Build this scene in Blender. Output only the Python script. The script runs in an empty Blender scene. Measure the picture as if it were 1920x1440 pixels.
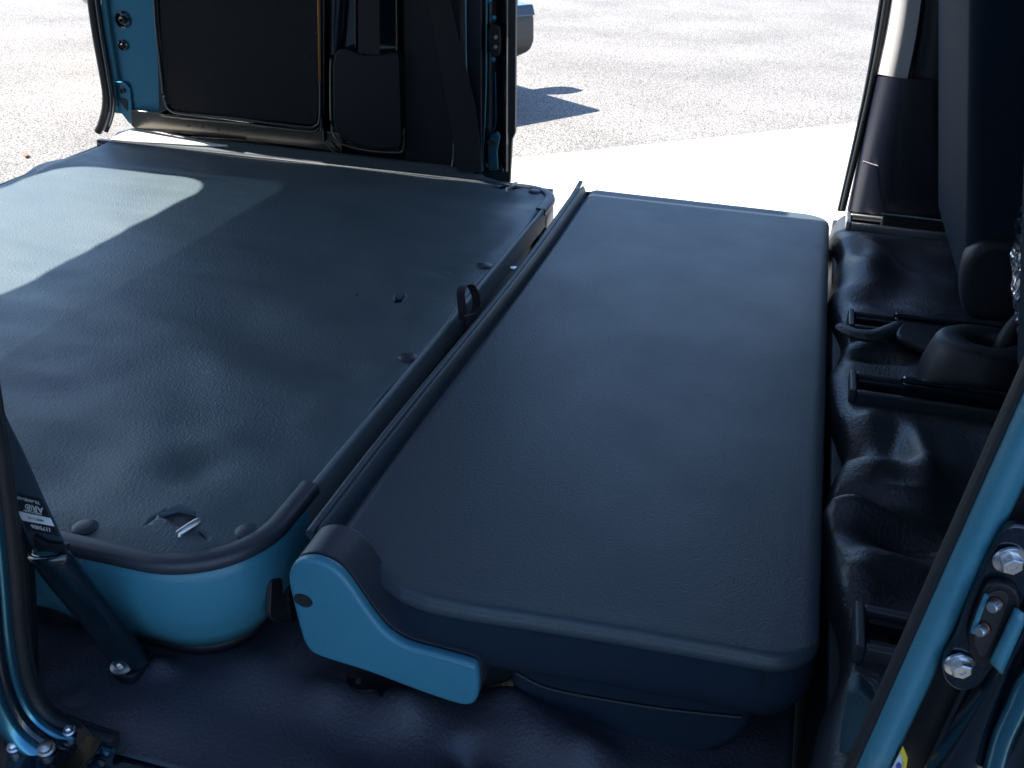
import bpy, bmesh, math, random
from mathutils import Vector, Matrix, noise
random.seed(7)
sc = bpy.context.scene
COL = sc.collection
R = math.radians
# ------------------------------------------------------------------ camera
F = 1894.0
CY = Vector((612, -992, F)).normalized()          # world +Y (across the van) in camera axes
CZ = -Vector((-110, 3550, F)).normalized()        # world +Z
CX = CY.cross(CZ)                                  # world +X (towards the van's nose)
if CX.x < 0: CX = -CX
CAM = Vector((0, 0, 1.38))
cam_right = Vector((CX.x, CY.x, CZ.x)); cam_down = Vector((CX.y, CY.y, CZ.y)); cam_fwd = Vector((CX.z, CY.z, CZ.z))
cd = bpy.data.cameras.new('camera'); cam = bpy.data.objects.new('camera', cd); COL.objects.link(cam)
m = Matrix((cam_right, -cam_down, -cam_fwd)).transposed().to_4x4(); m.translation = CAM
cam.matrix_world = m
cd.sensor_width = 36; cd.lens = 36 * F / 1920; cd.clip_start = 0.02; cd.clip_end = 500
sc.camera = cam
# ------------------------------------------------------------------ light
w = bpy.data.worlds.new('World'); sc.world = w; w.use_nodes = True
nt = w.node_tree; bg = nt.nodes['Background']
sky = nt.nodes.new('ShaderNodeTexSky'); sky.sky_type = 'NISHITA'; sky.sun_disc = False
SUN = Vector((.57, -.10, -1.0))                    # direction the sunlight travels
sky.sun_elevation = math.asin(-SUN.normalized().z)
sky.sun_rotation = math.atan2(-SUN.x, -SUN.y)
sky.air_density = 1.0; sky.dust_density = 0.3; sky.ozone_density = 6.0
nt.links.new(sky.outputs[0], bg.inputs[0]); bg.inputs[1].default_value = 0.11
sl = bpy.data.lights.new('sun', 'SUN'); sl.energy = 5.0; sl.angle = R(0.5); sl.color = (1, .93, .83)
so = bpy.data.objects.new('sun', sl); COL.objects.link(so); so.rotation_euler = SUN.to_track_quat('-Z', 'Y').to_euler()
so.location = (-4, 1, 8)
sc.view_settings.view_transform = 'Standard'; sc.view_settings.look = 'None'
sc.view_settings.exposure = 1.8; sc.view_settings.gamma = 1
sc.cycles.filter_width = 1.6; sc.cycles.max_bounces = 8; sc.cycles.transparent_max_bounces = 8

# ------------------------------------------------------------------ helpers
def U(px, py, x=None, y=None, z=None):
    """where the sight line of a photo pixel meets a plane of the van (x, y or z given)"""
    v = Vector((px - 960, py - 720, F))
    d = Vector((CX.dot(v), CY.dot(v), CZ.dot(v)))
    if x is not None: t = (x - CAM.x) / d.x
    elif y is not None: t = (y - CAM.y) / d.y
    else: t = (z - CAM.z) / d.z
    return CAM + d * t

def tagp(o, label=None, cat=None, group=None, kind=None):
    if label: o['label'] = label
    if cat: o['category'] = cat
    if group: o['group'] = group
    if kind: o['kind'] = kind
    return o

def thing(name, loc, label, cat, group=None):
    o = bpy.data.objects.new(name, None); COL.objects.link(o); o.location = loc
    o.empty_display_size = .05
    return tagp(o, label, cat, group)

def wloc(o):
    v = Vector(o.location)
    while o.parent: o = o.parent; v = v + o.location
    return v

def link(name, me, mat, parent=None, loc=None, smooth=35, weighted=False):
    o = bpy.data.objects.new(name, me); COL.objects.link(o)
    if mat and not me.materials: me.materials.append(mat)
    if loc is None:
        loc = Vector((0, 0, 0))
    if parent:
        o.parent = parent; o.location = Vector(loc) - wloc(parent)
    else: o.location = loc
    if smooth is not None:
        for p in me.polygons: p.use_smooth = True
        if smooth < 180: me.set_sharp_from_angle(angle=R(smooth))
    if weighted:
        md = o.modifiers.new('wn', 'WEIGHTED_NORMAL'); md.keep_sharp = True
    return o

def mesh(name, verts, faces, mat, parent=None, smooth=35, bevel=0, seg=3, weighted=False, recenter=True, angle=30, merge=False):
    verts = [Vector(v) for v in verts]
    c = Vector((0, 0, 0))
    if recenter:
        lo = Vector([min(v[i] for v in verts) for i in range(3)]); hi = Vector([max(v[i] for v in verts) for i in range(3)])
        c = (lo + hi) / 2
    me = bpy.data.meshes.new(name)
    me.from_pydata([v - c for v in verts], [], faces)
    bm = bmesh.new(); bm.from_mesh(me)
    if merge: bmesh.ops.remove_doubles(bm, verts=bm.verts, dist=1e-5)
    bmesh.ops.recalc_face_normals(bm, faces=bm.faces)
    if bevel:
        ed = [e for e in bm.edges if len(e.link_faces) == 2 and e.calc_face_angle(0) > R(angle)]
        bmesh.ops.bevel(bm, geom=ed, offset=bevel, segments=seg, profile=.5, affect='EDGES', clamp_overlap=True)
    bm.to_mesh(me); bm.free()
    return link(name, me, mat, parent, c, smooth, weighted or bevel > 0)

def prism(name, pts, vec, mat, parent=None, bevel=0.003, seg=3, smooth=35, angle=30):
    n = len(pts); vec = Vector(vec); pts = [Vector(p) for p in pts]
    v = pts + [p + vec for p in pts]
    f = [tuple(range(n)), tuple(range(2 * n - 1, n - 1, -1))] + [(i, (i + 1) % n, n + (i + 1) % n, n + i) for i in range(n)]
    return mesh(name, v, f, mat, parent, smooth, bevel, seg, angle=angle)

def box(name, x0, x1, y0, y1, z0, z1, mat, parent=None, bevel=.004, seg=3):
    return prism(name, [(x0, y0, z0), (x1, y0, z0), (x1, y1, z0), (x0, y1, z0)], (0, 0, z1 - z0), mat, parent, bevel, seg)

def roundp(pts, r, n=5):
    """round the corners of a closed polygon (any dimension)"""
    out = []; N = len(pts); P = [Vector(p) for p in pts]
    for i in range(N):
        a, b, c = P[i - 1], P[i], P[(i + 1) % N]
        ri = r[i] if isinstance(r, (list, tuple)) else r
        d1 = (a - b); d2 = (c - b)
        k1 = min(ri, d1.length * .48); k2 = min(ri, d2.length * .48)
        s = b + d1.normalized() * k1; e = b + d2.normalized() * k2
        for j in range(n + 1):
            t = j / n
            out.append(s * (1 - t) ** 2 + b * 2 * t * (1 - t) + e * t * t)
    return out

def crom(pts, n=6, closed=False):
    P = [Vector(p) for p in pts]; out = []; N = len(P)
    rng = range(N) if closed else range(N - 1)
    for i in rng:
        if closed: a, b, c, d = P[i - 1], P[i], P[(i + 1) % N], P[(i + 2) % N]
        else: a, b, c, d = P[max(i - 1, 0)], P[i], P[i + 1], P[min(i + 2, N - 1)]
        for j in range(n):
            t = j / n
            out.append(.5 * ((2 * b) + (c - a) * t + (2 * a - 5 * b + 4 * c - d) * t * t + (3 * b - a - 3 * c + d) * t ** 3))
    if not closed: out.append(P[-1])
    return out

def tube(name, path, r, mat, parent=None, n=10, flat=1.0, up=(0, 0, 1), cap=True):
    P = [Vector(p) for p in path]; V = []; Fc = []
    up = Vector(up)
    dd = P[-1] - P[0]
    if abs(dd.z) > .75 * dd.length: up = Vector((0, 1, 0))
    for i, p in enumerate(P):
        t = (P[min(i + 1, len(P) - 1)] - P[max(i - 1, 0)]).normalized()
        s = t.cross(up)
        if s.length < 1e-4: s = t.cross(Vector((1, 0, 0)))
        s.normalize(); q = s.cross(t).normalized()
        rr = r[i] if isinstance(r, (list, tuple)) else r
        for k in range(n):
            a = 2 * math.pi * k / n
            V.append(p + s * math.cos(a) * rr + q * math.sin(a) * rr * flat)
    for i in range(len(P) - 1):
        for k in range(n):
            Fc.append((i * n + k, i * n + (k + 1) % n, (i + 1) * n + (k + 1) % n, (i + 1) * n + k))
    if cap:
        Fc.append(tuple(range(n - 1, -1, -1))); Fc.append(tuple(range((len(P) - 1) * n, len(P) * n)))
    return mesh(name, V, Fc, mat, parent, 50)

def lathe(name, prof, c, axis, mat, parent=None, n=24, smooth=40, hexa=False):
    """prof: (radius, height along axis)"""
    ax = Vector(axis).normalized(); a = ax.orthogonal().normalized(); b = ax.cross(a); c = Vector(c)
    if hexa: n = 6
    V = []; Fc = []
    for r, h in prof:
        for k in range(n):
            t = 2 * math.pi * k / n
            V.append(c + ax * h + (a * math.cos(t) + b * math.sin(t)) * max(r, 1e-5))
    for i in range(len(prof) - 1):
        for k in range(n):
            Fc.append((i * n + k, i * n + (k + 1) % n, (i + 1) * n + (k + 1) % n, (i + 1) * n + k))
    Fc.append(tuple(range(n - 1, -1, -1))); Fc.append(tuple(range((len(prof) - 1) * n, len(prof) * n)))
    return mesh(name, V, Fc, mat, parent, smooth)

def grid(name, us, vs, fn, mat, parent=None, smooth=180, thick=0, up=True):
    V = [fn(u, v) for v in vs for u in us]; nu = len(us)
    Fc = [(j * nu + i, j * nu + i + 1, (j + 1) * nu + i + 1, (j + 1) * nu + i) for j in range(len(vs) - 1) for i in range(nu - 1)]
    o = mesh(name, V, Fc, mat, parent, smooth)
    if up and sum(p.normal.z * p.area for p in o.data.polygons) < 0: o.data.flip_normals()
    if thick:
        md = o.modifiers.new('t', 'SOLIDIFY'); md.thickness = thick; md.offset = -1
    return o

def lin(a, b, n): return [a + (b - a) * i / (n - 1) for i in range(n)]

def sweep(name, path, prof, mat, parent=None, smooth=35, flip=1, cap=True):
    """path: plan points (x, y); prof: (outward offset, z); outward = right of travel * flip"""
    P = [Vector((p[0], p[1], 0)) for p in path]; V = []; Fc = []; n = len(prof)
    for i, p in enumerate(P):
        t = (P[min(i + 1, len(P) - 1)] - P[max(i - 1, 0)]).normalized()
        o = Vector((t.y, -t.x, 0)) * flip
        for (a, z) in prof: V.append(p + o * a + Vector((0, 0, z)))
    for i in range(len(P) - 1):
        for k in range(n - 1):
            Fc.append((i * n + k, (i + 1) * n + k, (i + 1) * n + k + 1, i * n + k + 1))
    if cap and (Vector(prof[0]) - Vector(prof[-1])).length < 1e-6:
        Fc.append(tuple(range(n - 1))); Fc.append(tuple((len(P) - 1) * n + k for k in range(n - 1)))
    return mesh(name, V, Fc, mat, parent, smooth, merge=True)

def cut(o, cutters):
    """boolean holes through o"""
    for c in cutters:
        md = o.modifiers.new('cut', 'BOOLEAN'); md.operation = 'DIFFERENCE'; md.solver = 'EXACT'; md.object = c
    dg = bpy.context.evaluated_depsgraph_get(); dg.update()
    me = bpy.data.meshes.new_from_object(o.evaluated_get(dg))
    o.modifiers.clear(); o.data = me
    for c in cutters: bpy.data.objects.remove(c)
    return o

def copy_tree(o, delta, parent=None):
    c = o.copy(); COL.objects.link(c)
    if parent: c.parent = parent
    else: c.location = o.location + Vector(delta)
    for ch in o.children: copy_tree(ch, delta, c)
    return c

def fbm(x, y, z=0, o=4):
    return noise.fractal(Vector((x, y, z)), 1.0, 2.0, o, noise_basis='PERLIN_ORIGINAL')

# ------------------------------------------------------------------ materials
def mat(name, base, rough=.5, metal=0, coat=0, coat_rough=.05, grain=0, gscale=300, gtype='leather', vary=.0, vscale=8,
        spec=.5, film=0, rvar=0, dust=0):
    m = bpy.data.materials.new(name); m.use_nodes = True; n = m.node_tree.nodes; l = m.node_tree.links
    b = n['Principled BSDF']
    b.inputs['Base Color'].default_value = (*base, 1); b.inputs['Roughness'].default_value = rough
    b.inputs['Metallic'].default_value = metal; b.inputs['Coat Weight'].default_value = coat
    b.inputs['Coat Roughness'].default_value = coat_rough; b.inputs['Specular IOR Level'].default_value = spec
    if film:
        b.inputs['Thin Film Thickness'].default_value = film; b.inputs['Thin Film IOR'].default_value = 1.6
    tc = n.new('ShaderNodeTexCoord')
    col = None
    if vary or rvar or dust:
        nz = n.new('ShaderNodeTexNoise'); nz.inputs['Scale'].default_value = vscale; nz.inputs['Detail'].default_value = 7; nz.inputs['Roughness'].default_value = .65
        l.new(tc.outputs['Object'], nz.inputs['Vector'])
        if vary:
            mx = n.new('ShaderNodeMix'); mx.data_type = 'RGBA'
            mx.inputs[6].default_value = (*[c * (1 - vary) for c in base], 1); mx.inputs[7].default_value = (*[min(1, c * (1 + vary)) for c in base], 1)
            l.new(nz.outputs[0], mx.inputs[0]); col = mx.outputs[2]; l.new(col, b.inputs['Base Color'])
        if rvar:
            mr = n.new('ShaderNodeMapRange'); mr.inputs['From Min'].default_value = .3; mr.inputs['From Max'].default_value = .7
            mr.inputs['To Min'].default_value = max(.02, rough - rvar); mr.inputs['To Max'].default_value = rough + rvar
            l.new(nz.outputs[0], mr.inputs[0]); l.new(mr.outputs[0], b.inputs['Roughness'])
    if dust:
        sp = n.new('ShaderNodeTexVoronoi'); sp.inputs['Scale'].default_value = 55
        l.new(tc.outputs['Object'], sp.inputs['Vector'])
        cr = n.new('ShaderNodeMath'); cr.operation = 'LESS_THAN'; cr.inputs[1].default_value = .045
        l.new(sp.outputs['Distance'], cr.inputs[0])
        n2 = n.new('ShaderNodeTexNoise'); n2.inputs['Scale'].default_value = 25; l.new(tc.outputs['Object'], n2.inputs['Vector'])
        g2 = n.new('ShaderNodeMath'); g2.operation = 'GREATER_THAN'; g2.inputs[1].default_value = .62; l.new(n2.outputs[0], g2.inputs[0])
        mu = n.new('ShaderNodeMath'); mu.operation = 'MULTIPLY'; l.new(cr.outputs[0], mu.inputs[0]); l.new(g2.outputs[0], mu.inputs[1])
        mu2 = n.new('ShaderNodeMath'); mu2.operation = 'MULTIPLY'; mu2.inputs[1].default_value = dust; l.new(mu.outputs[0], mu2.inputs[0])
        mx = n.new('ShaderNodeMix'); mx.data_type = 'RGBA'; mx.inputs[7].default_value = (.35, .36, .36, 1)
        if col: l.new(col, mx.inputs[6])
        else: mx.inputs[6].default_value = (*base, 1)
        l.new(mu2.outputs[0], mx.inputs[0]); l.new(mx.outputs[2], b.inputs['Base Color'])
    if grain:
        bp = n.new('ShaderNodeBump'); bp.inputs['Strength'].default_value = grain; bp.inputs['Distance'].default_value = .001
        if gtype == 'leather':
            v = n.new('ShaderNodeTexVoronoi'); v.feature = 'SMOOTH_F1'; v.inputs['Scale'].default_value = gscale; v.inputs['Smoothness'].default_value = .6
            wn = n.new('ShaderNodeTexNoise'); wn.inputs['Scale'].default_value = gscale * .35; wn.inputs['Detail'].default_value = 3
            l.new(tc.outputs['Object'], wn.inputs['Vector'])
            va = n.new('ShaderNodeVectorMath'); va.operation = 'MULTIPLY_ADD'; va.inputs[1].default_value = (.005,) * 3
            l.new(wn.outputs[1], va.inputs[0]); l.new(tc.outputs['Object'], va.inputs[2]); l.new(va.outputs[0], v.inputs['Vector'])
            l.new(v.outputs['Distance'], bp.inputs['Height'])
        elif gtype == 'weave':
            a = n.new('ShaderNodeTexWave'); a.inputs['Scale'].default_value = gscale; a.bands_direction = 'X'
            c = n.new('ShaderNodeTexWave'); c.inputs['Scale'].default_value = gscale; c.bands_direction = 'Z'
            l.new(tc.outputs['Object'], a.inputs['Vector']); l.new(tc.outputs['Object'], c.inputs['Vector'])
            mu = n.new('ShaderNodeMath'); mu.operation = 'MULTIPLY'; l.new(a.outputs[1], mu.inputs[0]); l.new(c.outputs[1], mu.inputs[1]); l.new(mu.outputs[0], bp.inputs['Height'])
        else:
            v = n.new('ShaderNodeTexNoise'); v.inputs['Scale'].default_value = gscale; v.inputs['Detail'].default_value = 4
            l.new(tc.outputs['Object'], v.inputs['Vector']); l.new(v.outputs[0], bp.inputs['Height'])
        l.new(bp.outputs[0], b.inputs['Normal'])
    return m

M = {}
M['vinyl'] = mat('ribbed vinyl', (.060, .088, .100), .50, grain=.55, gscale=330, vary=.12, vscale=5, rvar=.07, dust=.5)
M['seat_vinyl'] = mat('seat vinyl', (.038, .055, .070), .50, grain=.32, gscale=480, vary=.09, dust=.22, vscale=7, rvar=.05)
M['floor_vinyl'] = mat('floor vinyl', (.045, .046, .058), .48, grain=.6, gscale=300, vary=.15, vscale=9, rvar=.06, dust=.3)
M['soft_vinyl'] = mat('glossy floor vinyl', (.022, .026, .033), .47, grain=.7, gscale=260, vary=.12, vscale=9)
M['fabric'] = mat('navy fabric', (.013, .025, .041), .9, grain=.5, gscale=330, gtype='weave', vary=.2, vscale=90, spec=.15)
M['plastic'] = mat('grey blue plastic', (.044, .195, .27), .40, grain=.4, gscale=420, gtype='noise', vary=.10, vscale=9, rvar=.08, dust=.15)
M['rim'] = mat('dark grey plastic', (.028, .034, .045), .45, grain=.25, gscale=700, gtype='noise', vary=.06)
M['bar'] = mat('grey bar', (.17, .20, .21), .5, grain=.1, gscale=500, gtype='noise', vary=.1, vscale=15)
M['black_plastic'] = mat('black plastic', (.005, .006, .010), .5, grain=.25, gscale=600, gtype='noise', vary=.1, spec=.35)
M['trim'] = mat('navy trim plastic', (.004, .006, .018), .34, grain=.2, gscale=500, gtype='noise')
M['rubber'] = mat('rubber', (.012, .014, .018), .55, grain=.3, gscale=500, gtype='noise', vary=.2, vscale=30)
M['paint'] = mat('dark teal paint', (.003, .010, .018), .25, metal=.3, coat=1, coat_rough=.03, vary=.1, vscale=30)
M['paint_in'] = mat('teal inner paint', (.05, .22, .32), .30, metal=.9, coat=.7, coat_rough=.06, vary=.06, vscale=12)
M['paint_film'] = mat('iridescent inner paint', (.16, .15, .13), .2, metal=1, coat=.3, coat_rough=.06, film=520)
M['brass_sheen'] = mat('coppery sheen lacquer', (.75, .34, .10), .45, metal=.5, coat=.5)  # orange reflection on the far post put into the colour
M['board'] = mat('black board', (.008, .009, .012), .8, spec=.3, grain=.8, gscale=240, gtype='noise', vary=.4, vscale=60, dust=.6)
M['sheath_mat'] = mat('sheath plastic', (.003, .012, .019), .24, coat=.5, coat_rough=.15, grain=.15, gscale=500, gtype='noise')
M['kick'] = mat('kick panel', (.012, .045, .065), .6, grain=.5, gscale=400, gtype='noise')
M['chrome'] = mat('zinc', (.60, .63, .66), .30, metal=1, rvar=.1, vscale=60)
M['steel'] = mat('dull steel', (.45, .44, .42), .35, metal=1, vary=.1, vscale=80)
M['copper'] = mat('copper pin', (.35, .12, .08), .3, metal=1)
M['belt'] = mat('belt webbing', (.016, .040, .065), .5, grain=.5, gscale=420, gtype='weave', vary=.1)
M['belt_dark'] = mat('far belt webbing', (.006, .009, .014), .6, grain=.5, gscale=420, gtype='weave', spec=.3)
M['dark_boot'] = mat('soft charcoal plastic', (.012, .015, .022), .5, grain=.3, gscale=500, gtype='noise', vary=.1)
M['pale_trim'] = mat('pale grey trim', (.50, .50, .50), .55, grain=.15, gscale=500, gtype='noise', vary=.03)
M['liner'] = mat('headliner', (.30, .31, .32), .9)
M['strap'] = mat('purple grey strap', (.035, .022, .034), .6, grain=.5, gscale=400, gtype='weave')
M['label_black'] = mat('label black', (.012, .016, .02), .35)
M['label_white'] = mat('label white', (.65, .70, .72), .3)
M['yellow'] = mat('sticker yellow', (.75, .60, .03), .4)
M['print_blue'] = mat('sticker blue', (.05, .08, .35), .4)
M['leaf'] = mat('red leaf', (.45, .10, .04), .6)
M['tyre'] = mat('tyre', (.02, .02, .02), .8, grain=.4, gscale=60, gtype='noise')
M['car_silver'] = mat('dark car paint', (.03, .035, .045), .3, metal=.3, coat=1)
M['bumper'] = mat('grey bumper', (.04, .036, .034), .6)
M['concrete_wall'] = mat('wall render', (.30, .30, .31), .85, grain=.4, gscale=40, gtype='noise', vary=.1, vscale=2)
M['orange_lens'] = mat('orange lens', (.7, .2, .03), .2, coat=1)

def glassmat(name, tint, rough=0.0):
    m = bpy.data.materials.new(name); m.use_nodes = True; n = m.node_tree.nodes; l = m.node_tree.links
    n.remove(n['Principled BSDF'])
    t = n.new('ShaderNodeBsdfTransparent'); t.inputs[0].default_value = (*tint, 1)
    g = n.new('ShaderNodeBsdfGlossy'); g.inputs['Roughness'].default_value = .02 + rough
    fr = n.new('ShaderNodeFresnel'); fr.inputs[0].default_value = 1.45
    mx = n.new('ShaderNodeMixShader'); l.new(fr.outputs[0], mx.inputs[0]); l.new(t.outputs[0], mx.inputs[1]); l.new(g.outputs[0], mx.inputs[2])
    l.new(mx.outputs[0], n['Material Output'].inputs[0]); return m
M['glass'] = glassmat('privacy glass', (.42, .47, .47))
M['clear_glass'] = glassmat('light tint glass', (.95, .97, 1.0))
M['shade_band'] = glassmat('shade band glass', (.16, .19, .21))
M['film'] = glassmat('clear plastic film', (.80, .86, .9), .10)
_n = M['film'].node_tree.nodes; _l = M['film'].node_tree.links
_mx = [q for q in _n if q.type == 'MIX_SHADER'][0]; _fr = [q for q in _n if q.type == 'FRESNEL'][0]; _gl = [q for q in _n if q.type == 'BSDF_GLOSSY'][0]
_ad = _n.new('ShaderNodeMath'); _ad.inputs[1].default_value = .16; _l.new(_fr.outputs[0], _ad.inputs[0]); _l.new(_ad.outputs[0], _mx.inputs[0])
_b = _n.new('ShaderNodeBump'); _b.inputs['Strength'].default_value = .5; _b.inputs['Distance'].default_value = .01
_v = _n.new('ShaderNodeTexVoronoi'); _v.inputs['Scale'].default_value = 9; _v.feature = 'DISTANCE_TO_EDGE'; _l.new(_v.outputs[0], _b.inputs['Height']); _l.new(_b.outputs[0], _gl.inputs['Normal'])

def groundmat(name, lo, hi, grit, pebble=120, dark=.0):
    m = bpy.data.materials.new(name); m.use_nodes = True; n = m.node_tree.nodes; l = m.node_tree.links; b = n['Principled BSDF']
    tc = n.new('ShaderNodeTexCoord')
    v = n.new('ShaderNodeTexVoronoi'); v.inputs['Scale'].default_value = pebble; l.new(tc.outputs['Object'], v.inputs['Vector'])
    nz = n.new('ShaderNodeTexNoise'); nz.inputs['Scale'].default_value = 1.3; nz.inputs['Detail'].default_value = 6; l.new(tc.outputs['Object'], nz.inputs['Vector'])
    n2 = n.new('ShaderNodeTexNoise'); n2.inputs['Scale'].default_value = 95; n2.inputs['Detail'].default_value = 5; n2.inputs['Roughness'].default_value = .7; l.new(tc.outputs['Object'], n2.inputs['Vector'])
    sp = n.new('ShaderNodeSeparateColor'); l.new(v.outputs['Color'], sp.inputs[0])
    cr = n.new('ShaderNodeValToRGB'); cr.color_ramp.elements[0].color = (*lo, 1); cr.color_ramp.elements[1].color = (*hi, 1)
    cr.color_ramp.elements[0].position = .05; cr.color_ramp.elements[1].position = .75
    l.new(sp.outputs[0], cr.inputs[0])
    mx = n.new('ShaderNodeMix'); mx.data_type = 'RGBA'; mx.blend_type = 'MULTIPLY'; mx.inputs[0].default_value = 1
    r2 = n.new('ShaderNodeMapRange'); r2.inputs['From Min'].default_value = .3; r2.inputs['From Max'].default_value = .7; r2.inputs['To Min'].default_value = .74; r2.inputs['To Max'].default_value = 1.12
    l.new(nz.outputs[0], r2.inputs[0]); l.new(cr.outputs[0], mx.inputs[6]); l.new(r2.outputs[0], mx.inputs[7])
    m3 = n.new('ShaderNodeMix'); m3.data_type = 'RGBA'; m3.blend_type = 'MULTIPLY'; m3.inputs[0].default_value = 1
    r3 = n.new('ShaderNodeMapRange'); r3.inputs['From Min'].default_value = .36; r3.inputs['From Max'].default_value = .56; r3.inputs['To Min'].default_value = 1 - grit; r3.inputs['To Max'].default_value = 1.05
    l.new(n2.outputs[0], r3.inputs[0]); l.new(mx.outputs[2], m3.inputs[6]); l.new(r3.outputs[0], m3.inputs[7])
    l.new(m3.outputs[2], b.inputs['Base Color']); b.inputs['Roughness'].default_value = .85
    bp = n.new('ShaderNodeBump'); bp.inputs['Strength'].default_value = .9; bp.inputs['Distance'].default_value = .003
    ad = n.new('ShaderNodeMath'); ad.operation = 'SUBTRACT'; l.new(n2.outputs[0], ad.inputs[0]); l.new(v.outputs['Distance'], ad.inputs[1])
    l.new(ad.outputs[0], bp.inputs['Height']); l.new(bp.outputs[0], b.inputs['Normal'])
    return m
M['asphalt'] = groundmat('worn asphalt', (.055, .055, .055), (.345, .335, .32), .88, 165)
M['concrete'] = groundmat('pale concrete', (.40, .40, .39), (.62, .62, .61), .25, 120)

# ------------------------------------------------------------------ setting
def rough_ground(u, v): return Vector((u, v, 0))
g = mesh('ground', [(-90, -60, 0), (90, -60, 0), (90, 120, 0), (-90, 120, 0)], [(0, 1, 2, 3)], M['asphalt'], smooth=None)
tagp(g, 'pale worn asphalt car park around the van', 'ground', kind='structure')
e0, e1 = U(960, 300, z=0), U(1640, 229, z=0)
dirv = (e1 - e0).normalized()
c = prism('pavement', [e0 - dirv * 3.5 + Vector((0, 0, -.02)), e1 + dirv * 5 + Vector((0, 0, -.02)), (7.5, 2.4, -.02), (-4.2, 2.4, -.02)], (0, 0, .03), M['concrete'], bevel=.008)
tagp(c, 'bright pale concrete strip on the ground outside the far door', 'pavement', kind='structure')

# ================================================================== VAN SHELL
ZD = .78      # deck / folded seat plane
ZF = .63      # rear floor
YW = 1.97     # far inner wall
van = thing('van', (-.4, 1.27, .55), 'dark blue van body seen through its open side door', 'van')
box('floor_pan', -1.46, .09, .47, 2.03, .52, .612, M['paint'], van, .01)
box('front_floor_box', .122, .78, .53, 2.03, .52, .748, M['paint'], van, .01)
box('riser', .10, .12, .47, 2.03, .50, .742, M['black_plastic'], van, .004)
box('roof', -1.50, 1.35, .47, 1.985, 1.76, 1.80, M['paint'], van, .015)
box('drip_rail', -1.50, -.56, 1.99, 2.07, 1.762, 1.79, M['paint'], van, .006)
box('headliner', -1.44, 1.30, .54, 1.96, 1.742, 1.757, M['liner'], van, .004)
box('rear_bumper', -1.60, -1.485, .50, 2.04, .42, .60, M['paint'], van, .02)
# near rear quarter (left of the picture, outside the frame)
box('quarter_panel', -1.46, -.66, .475, .515, .50, 1.18, M['paint'], van, .01)
box('window_rail', -1.46, -.66, .49, .53, 1.60, 1.755, M['paint'], van, .01)
box('side_window', -1.40, -.70, .503, .508, 1.185, 1.595, M['glass'], van, .001)
# front cabin, mostly outside the frame
box('front_door', .26, 1.25, .44, .475, .40, 1.13, M['paint'], van, .015)
box('front_door', .22, 1.25, 2.01, 2.05, .40, 1.13, M['paint'], van, .015)
box('dashboard', 1.05, 1.38, .52, 2.0, .45, 1.18, M['black_plastic'], van, .03)
box('pillar', .12, .20, .49, .53, 1.34, 1.757, M['paint'], van, .008)
box('door_trim', .165, .95, 1.955, 2.00, .755, 1.36, M['black_plastic'], van, .01)
box('door_window', .28, 1.22, .458, .463, 1.13, 1.70, M['glass'], van, .001)
box('door_window', .24, 1.22, 2.020, 2.025, 1.13, 1.72, M['glass'], van, .001)
box('windscreen', 1.34, 1.346, .52, 1.99, 1.18, 1.755, M['glass'], van, .001)
box('header_rail', -.66, .24, .475, .515, 1.675, 1.757, M['paint'], van, .008)
box('cabin_floor', .79, 1.30, .50, 2.03, .40, .47, M['floor_vinyl'], van, .01)
# tailgate raised over the rear opening
tg = thing('tailgate', (-1.48, 1.27, 1.80), 'raised rear tailgate with tinted window letting the sun patch through', 'tailgate')
def frame_xy(name, x0, x1, y0, y1, z0, z1, holes, mt, parent):
    o = box(name, x0, x1, y0, y1, z0, z1, mt, parent, .006)
    cs = []
    for h in holes:
        pts = roundp([(h[0], h[2], z0 - .05), (h[1], h[2], z0 - .05), (h[1], h[3], z0 - .05), (h[0], h[3], z0 - .05)], h[4], 8)
        cs.append(prism('cutter', pts, (0, 0, z1 - z0 + .1), mt, None, 0))
    return cut(o, cs)
frame_xy('tailgate_frame', -2.16, -1.475, .60, 1.985, 1.785, 1.815, [(-2.05, -1.505, .74, 1.85, .05)], M['paint'], tg)
frame_xy('shade_band', -2.052, -1.503, .738, 1.852, 1.797, 1.801, [(-2.005, -1.652, .80, 1.815, .10)], M['shade_band'], tg)
prism('glass', roundp([(-2.006, .799, 1.7985), (-1.651, .799, 1.7985), (-1.651, 1.816, 1.7985), (-2.006, 1.816, 1.7985)], .10, 8), (0, 0, .001), M['clear_glass'], tg, 0)

# ------------------------------------------------------------------ far side wall (behind the deck)
wall = thing('side_wall', (-1.0, YW, ZD), 'far inner side wall with black board and painted metal frame', 'van wall')
def WP(pts, y): return [U(a, b, y=y) for a, b in pts]
def slab(name, pts, y, depth, mt, parent, r=0, bevel=.003, seg=3):
    P = WP(pts, y)
    if r: P = roundp(P, r, 5)
    return prism(name, P, (0, depth, 0), mt, parent, bevel, seg)
# sheet metal backing, far out so everything else sits proud of it
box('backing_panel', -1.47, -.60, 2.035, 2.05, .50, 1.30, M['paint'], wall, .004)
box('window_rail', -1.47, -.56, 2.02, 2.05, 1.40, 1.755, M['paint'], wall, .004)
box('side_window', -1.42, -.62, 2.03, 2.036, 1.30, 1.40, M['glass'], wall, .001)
# rear pillar inner skin
pil = slab('pillar_skin', [(172, -260), (292, -260), (300, 60), (303, 175), (298, 214), (250, 216), (205, 212), (198, 160)], 1.985, .03, M['paint_in'], wall, .01)
tube('body_seal', crom([U(a, b, y=1.975) for a, b in [(156, -260), (168, -40), (178, 50), (192, 130), (199, 175), (198, 205), (191, 232), (184, 247)]], 5), .009, M['rubber'], wall, 10)
tube('body_flange', crom([U(a, b, y=1.968) for a, b in [(170, -260), (180, -40), (190, 50), (203, 130), (210, 175), (211, 205), (206, 228), (199, 246)]], 5), .006, M['paint'], wall, 10)
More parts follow.
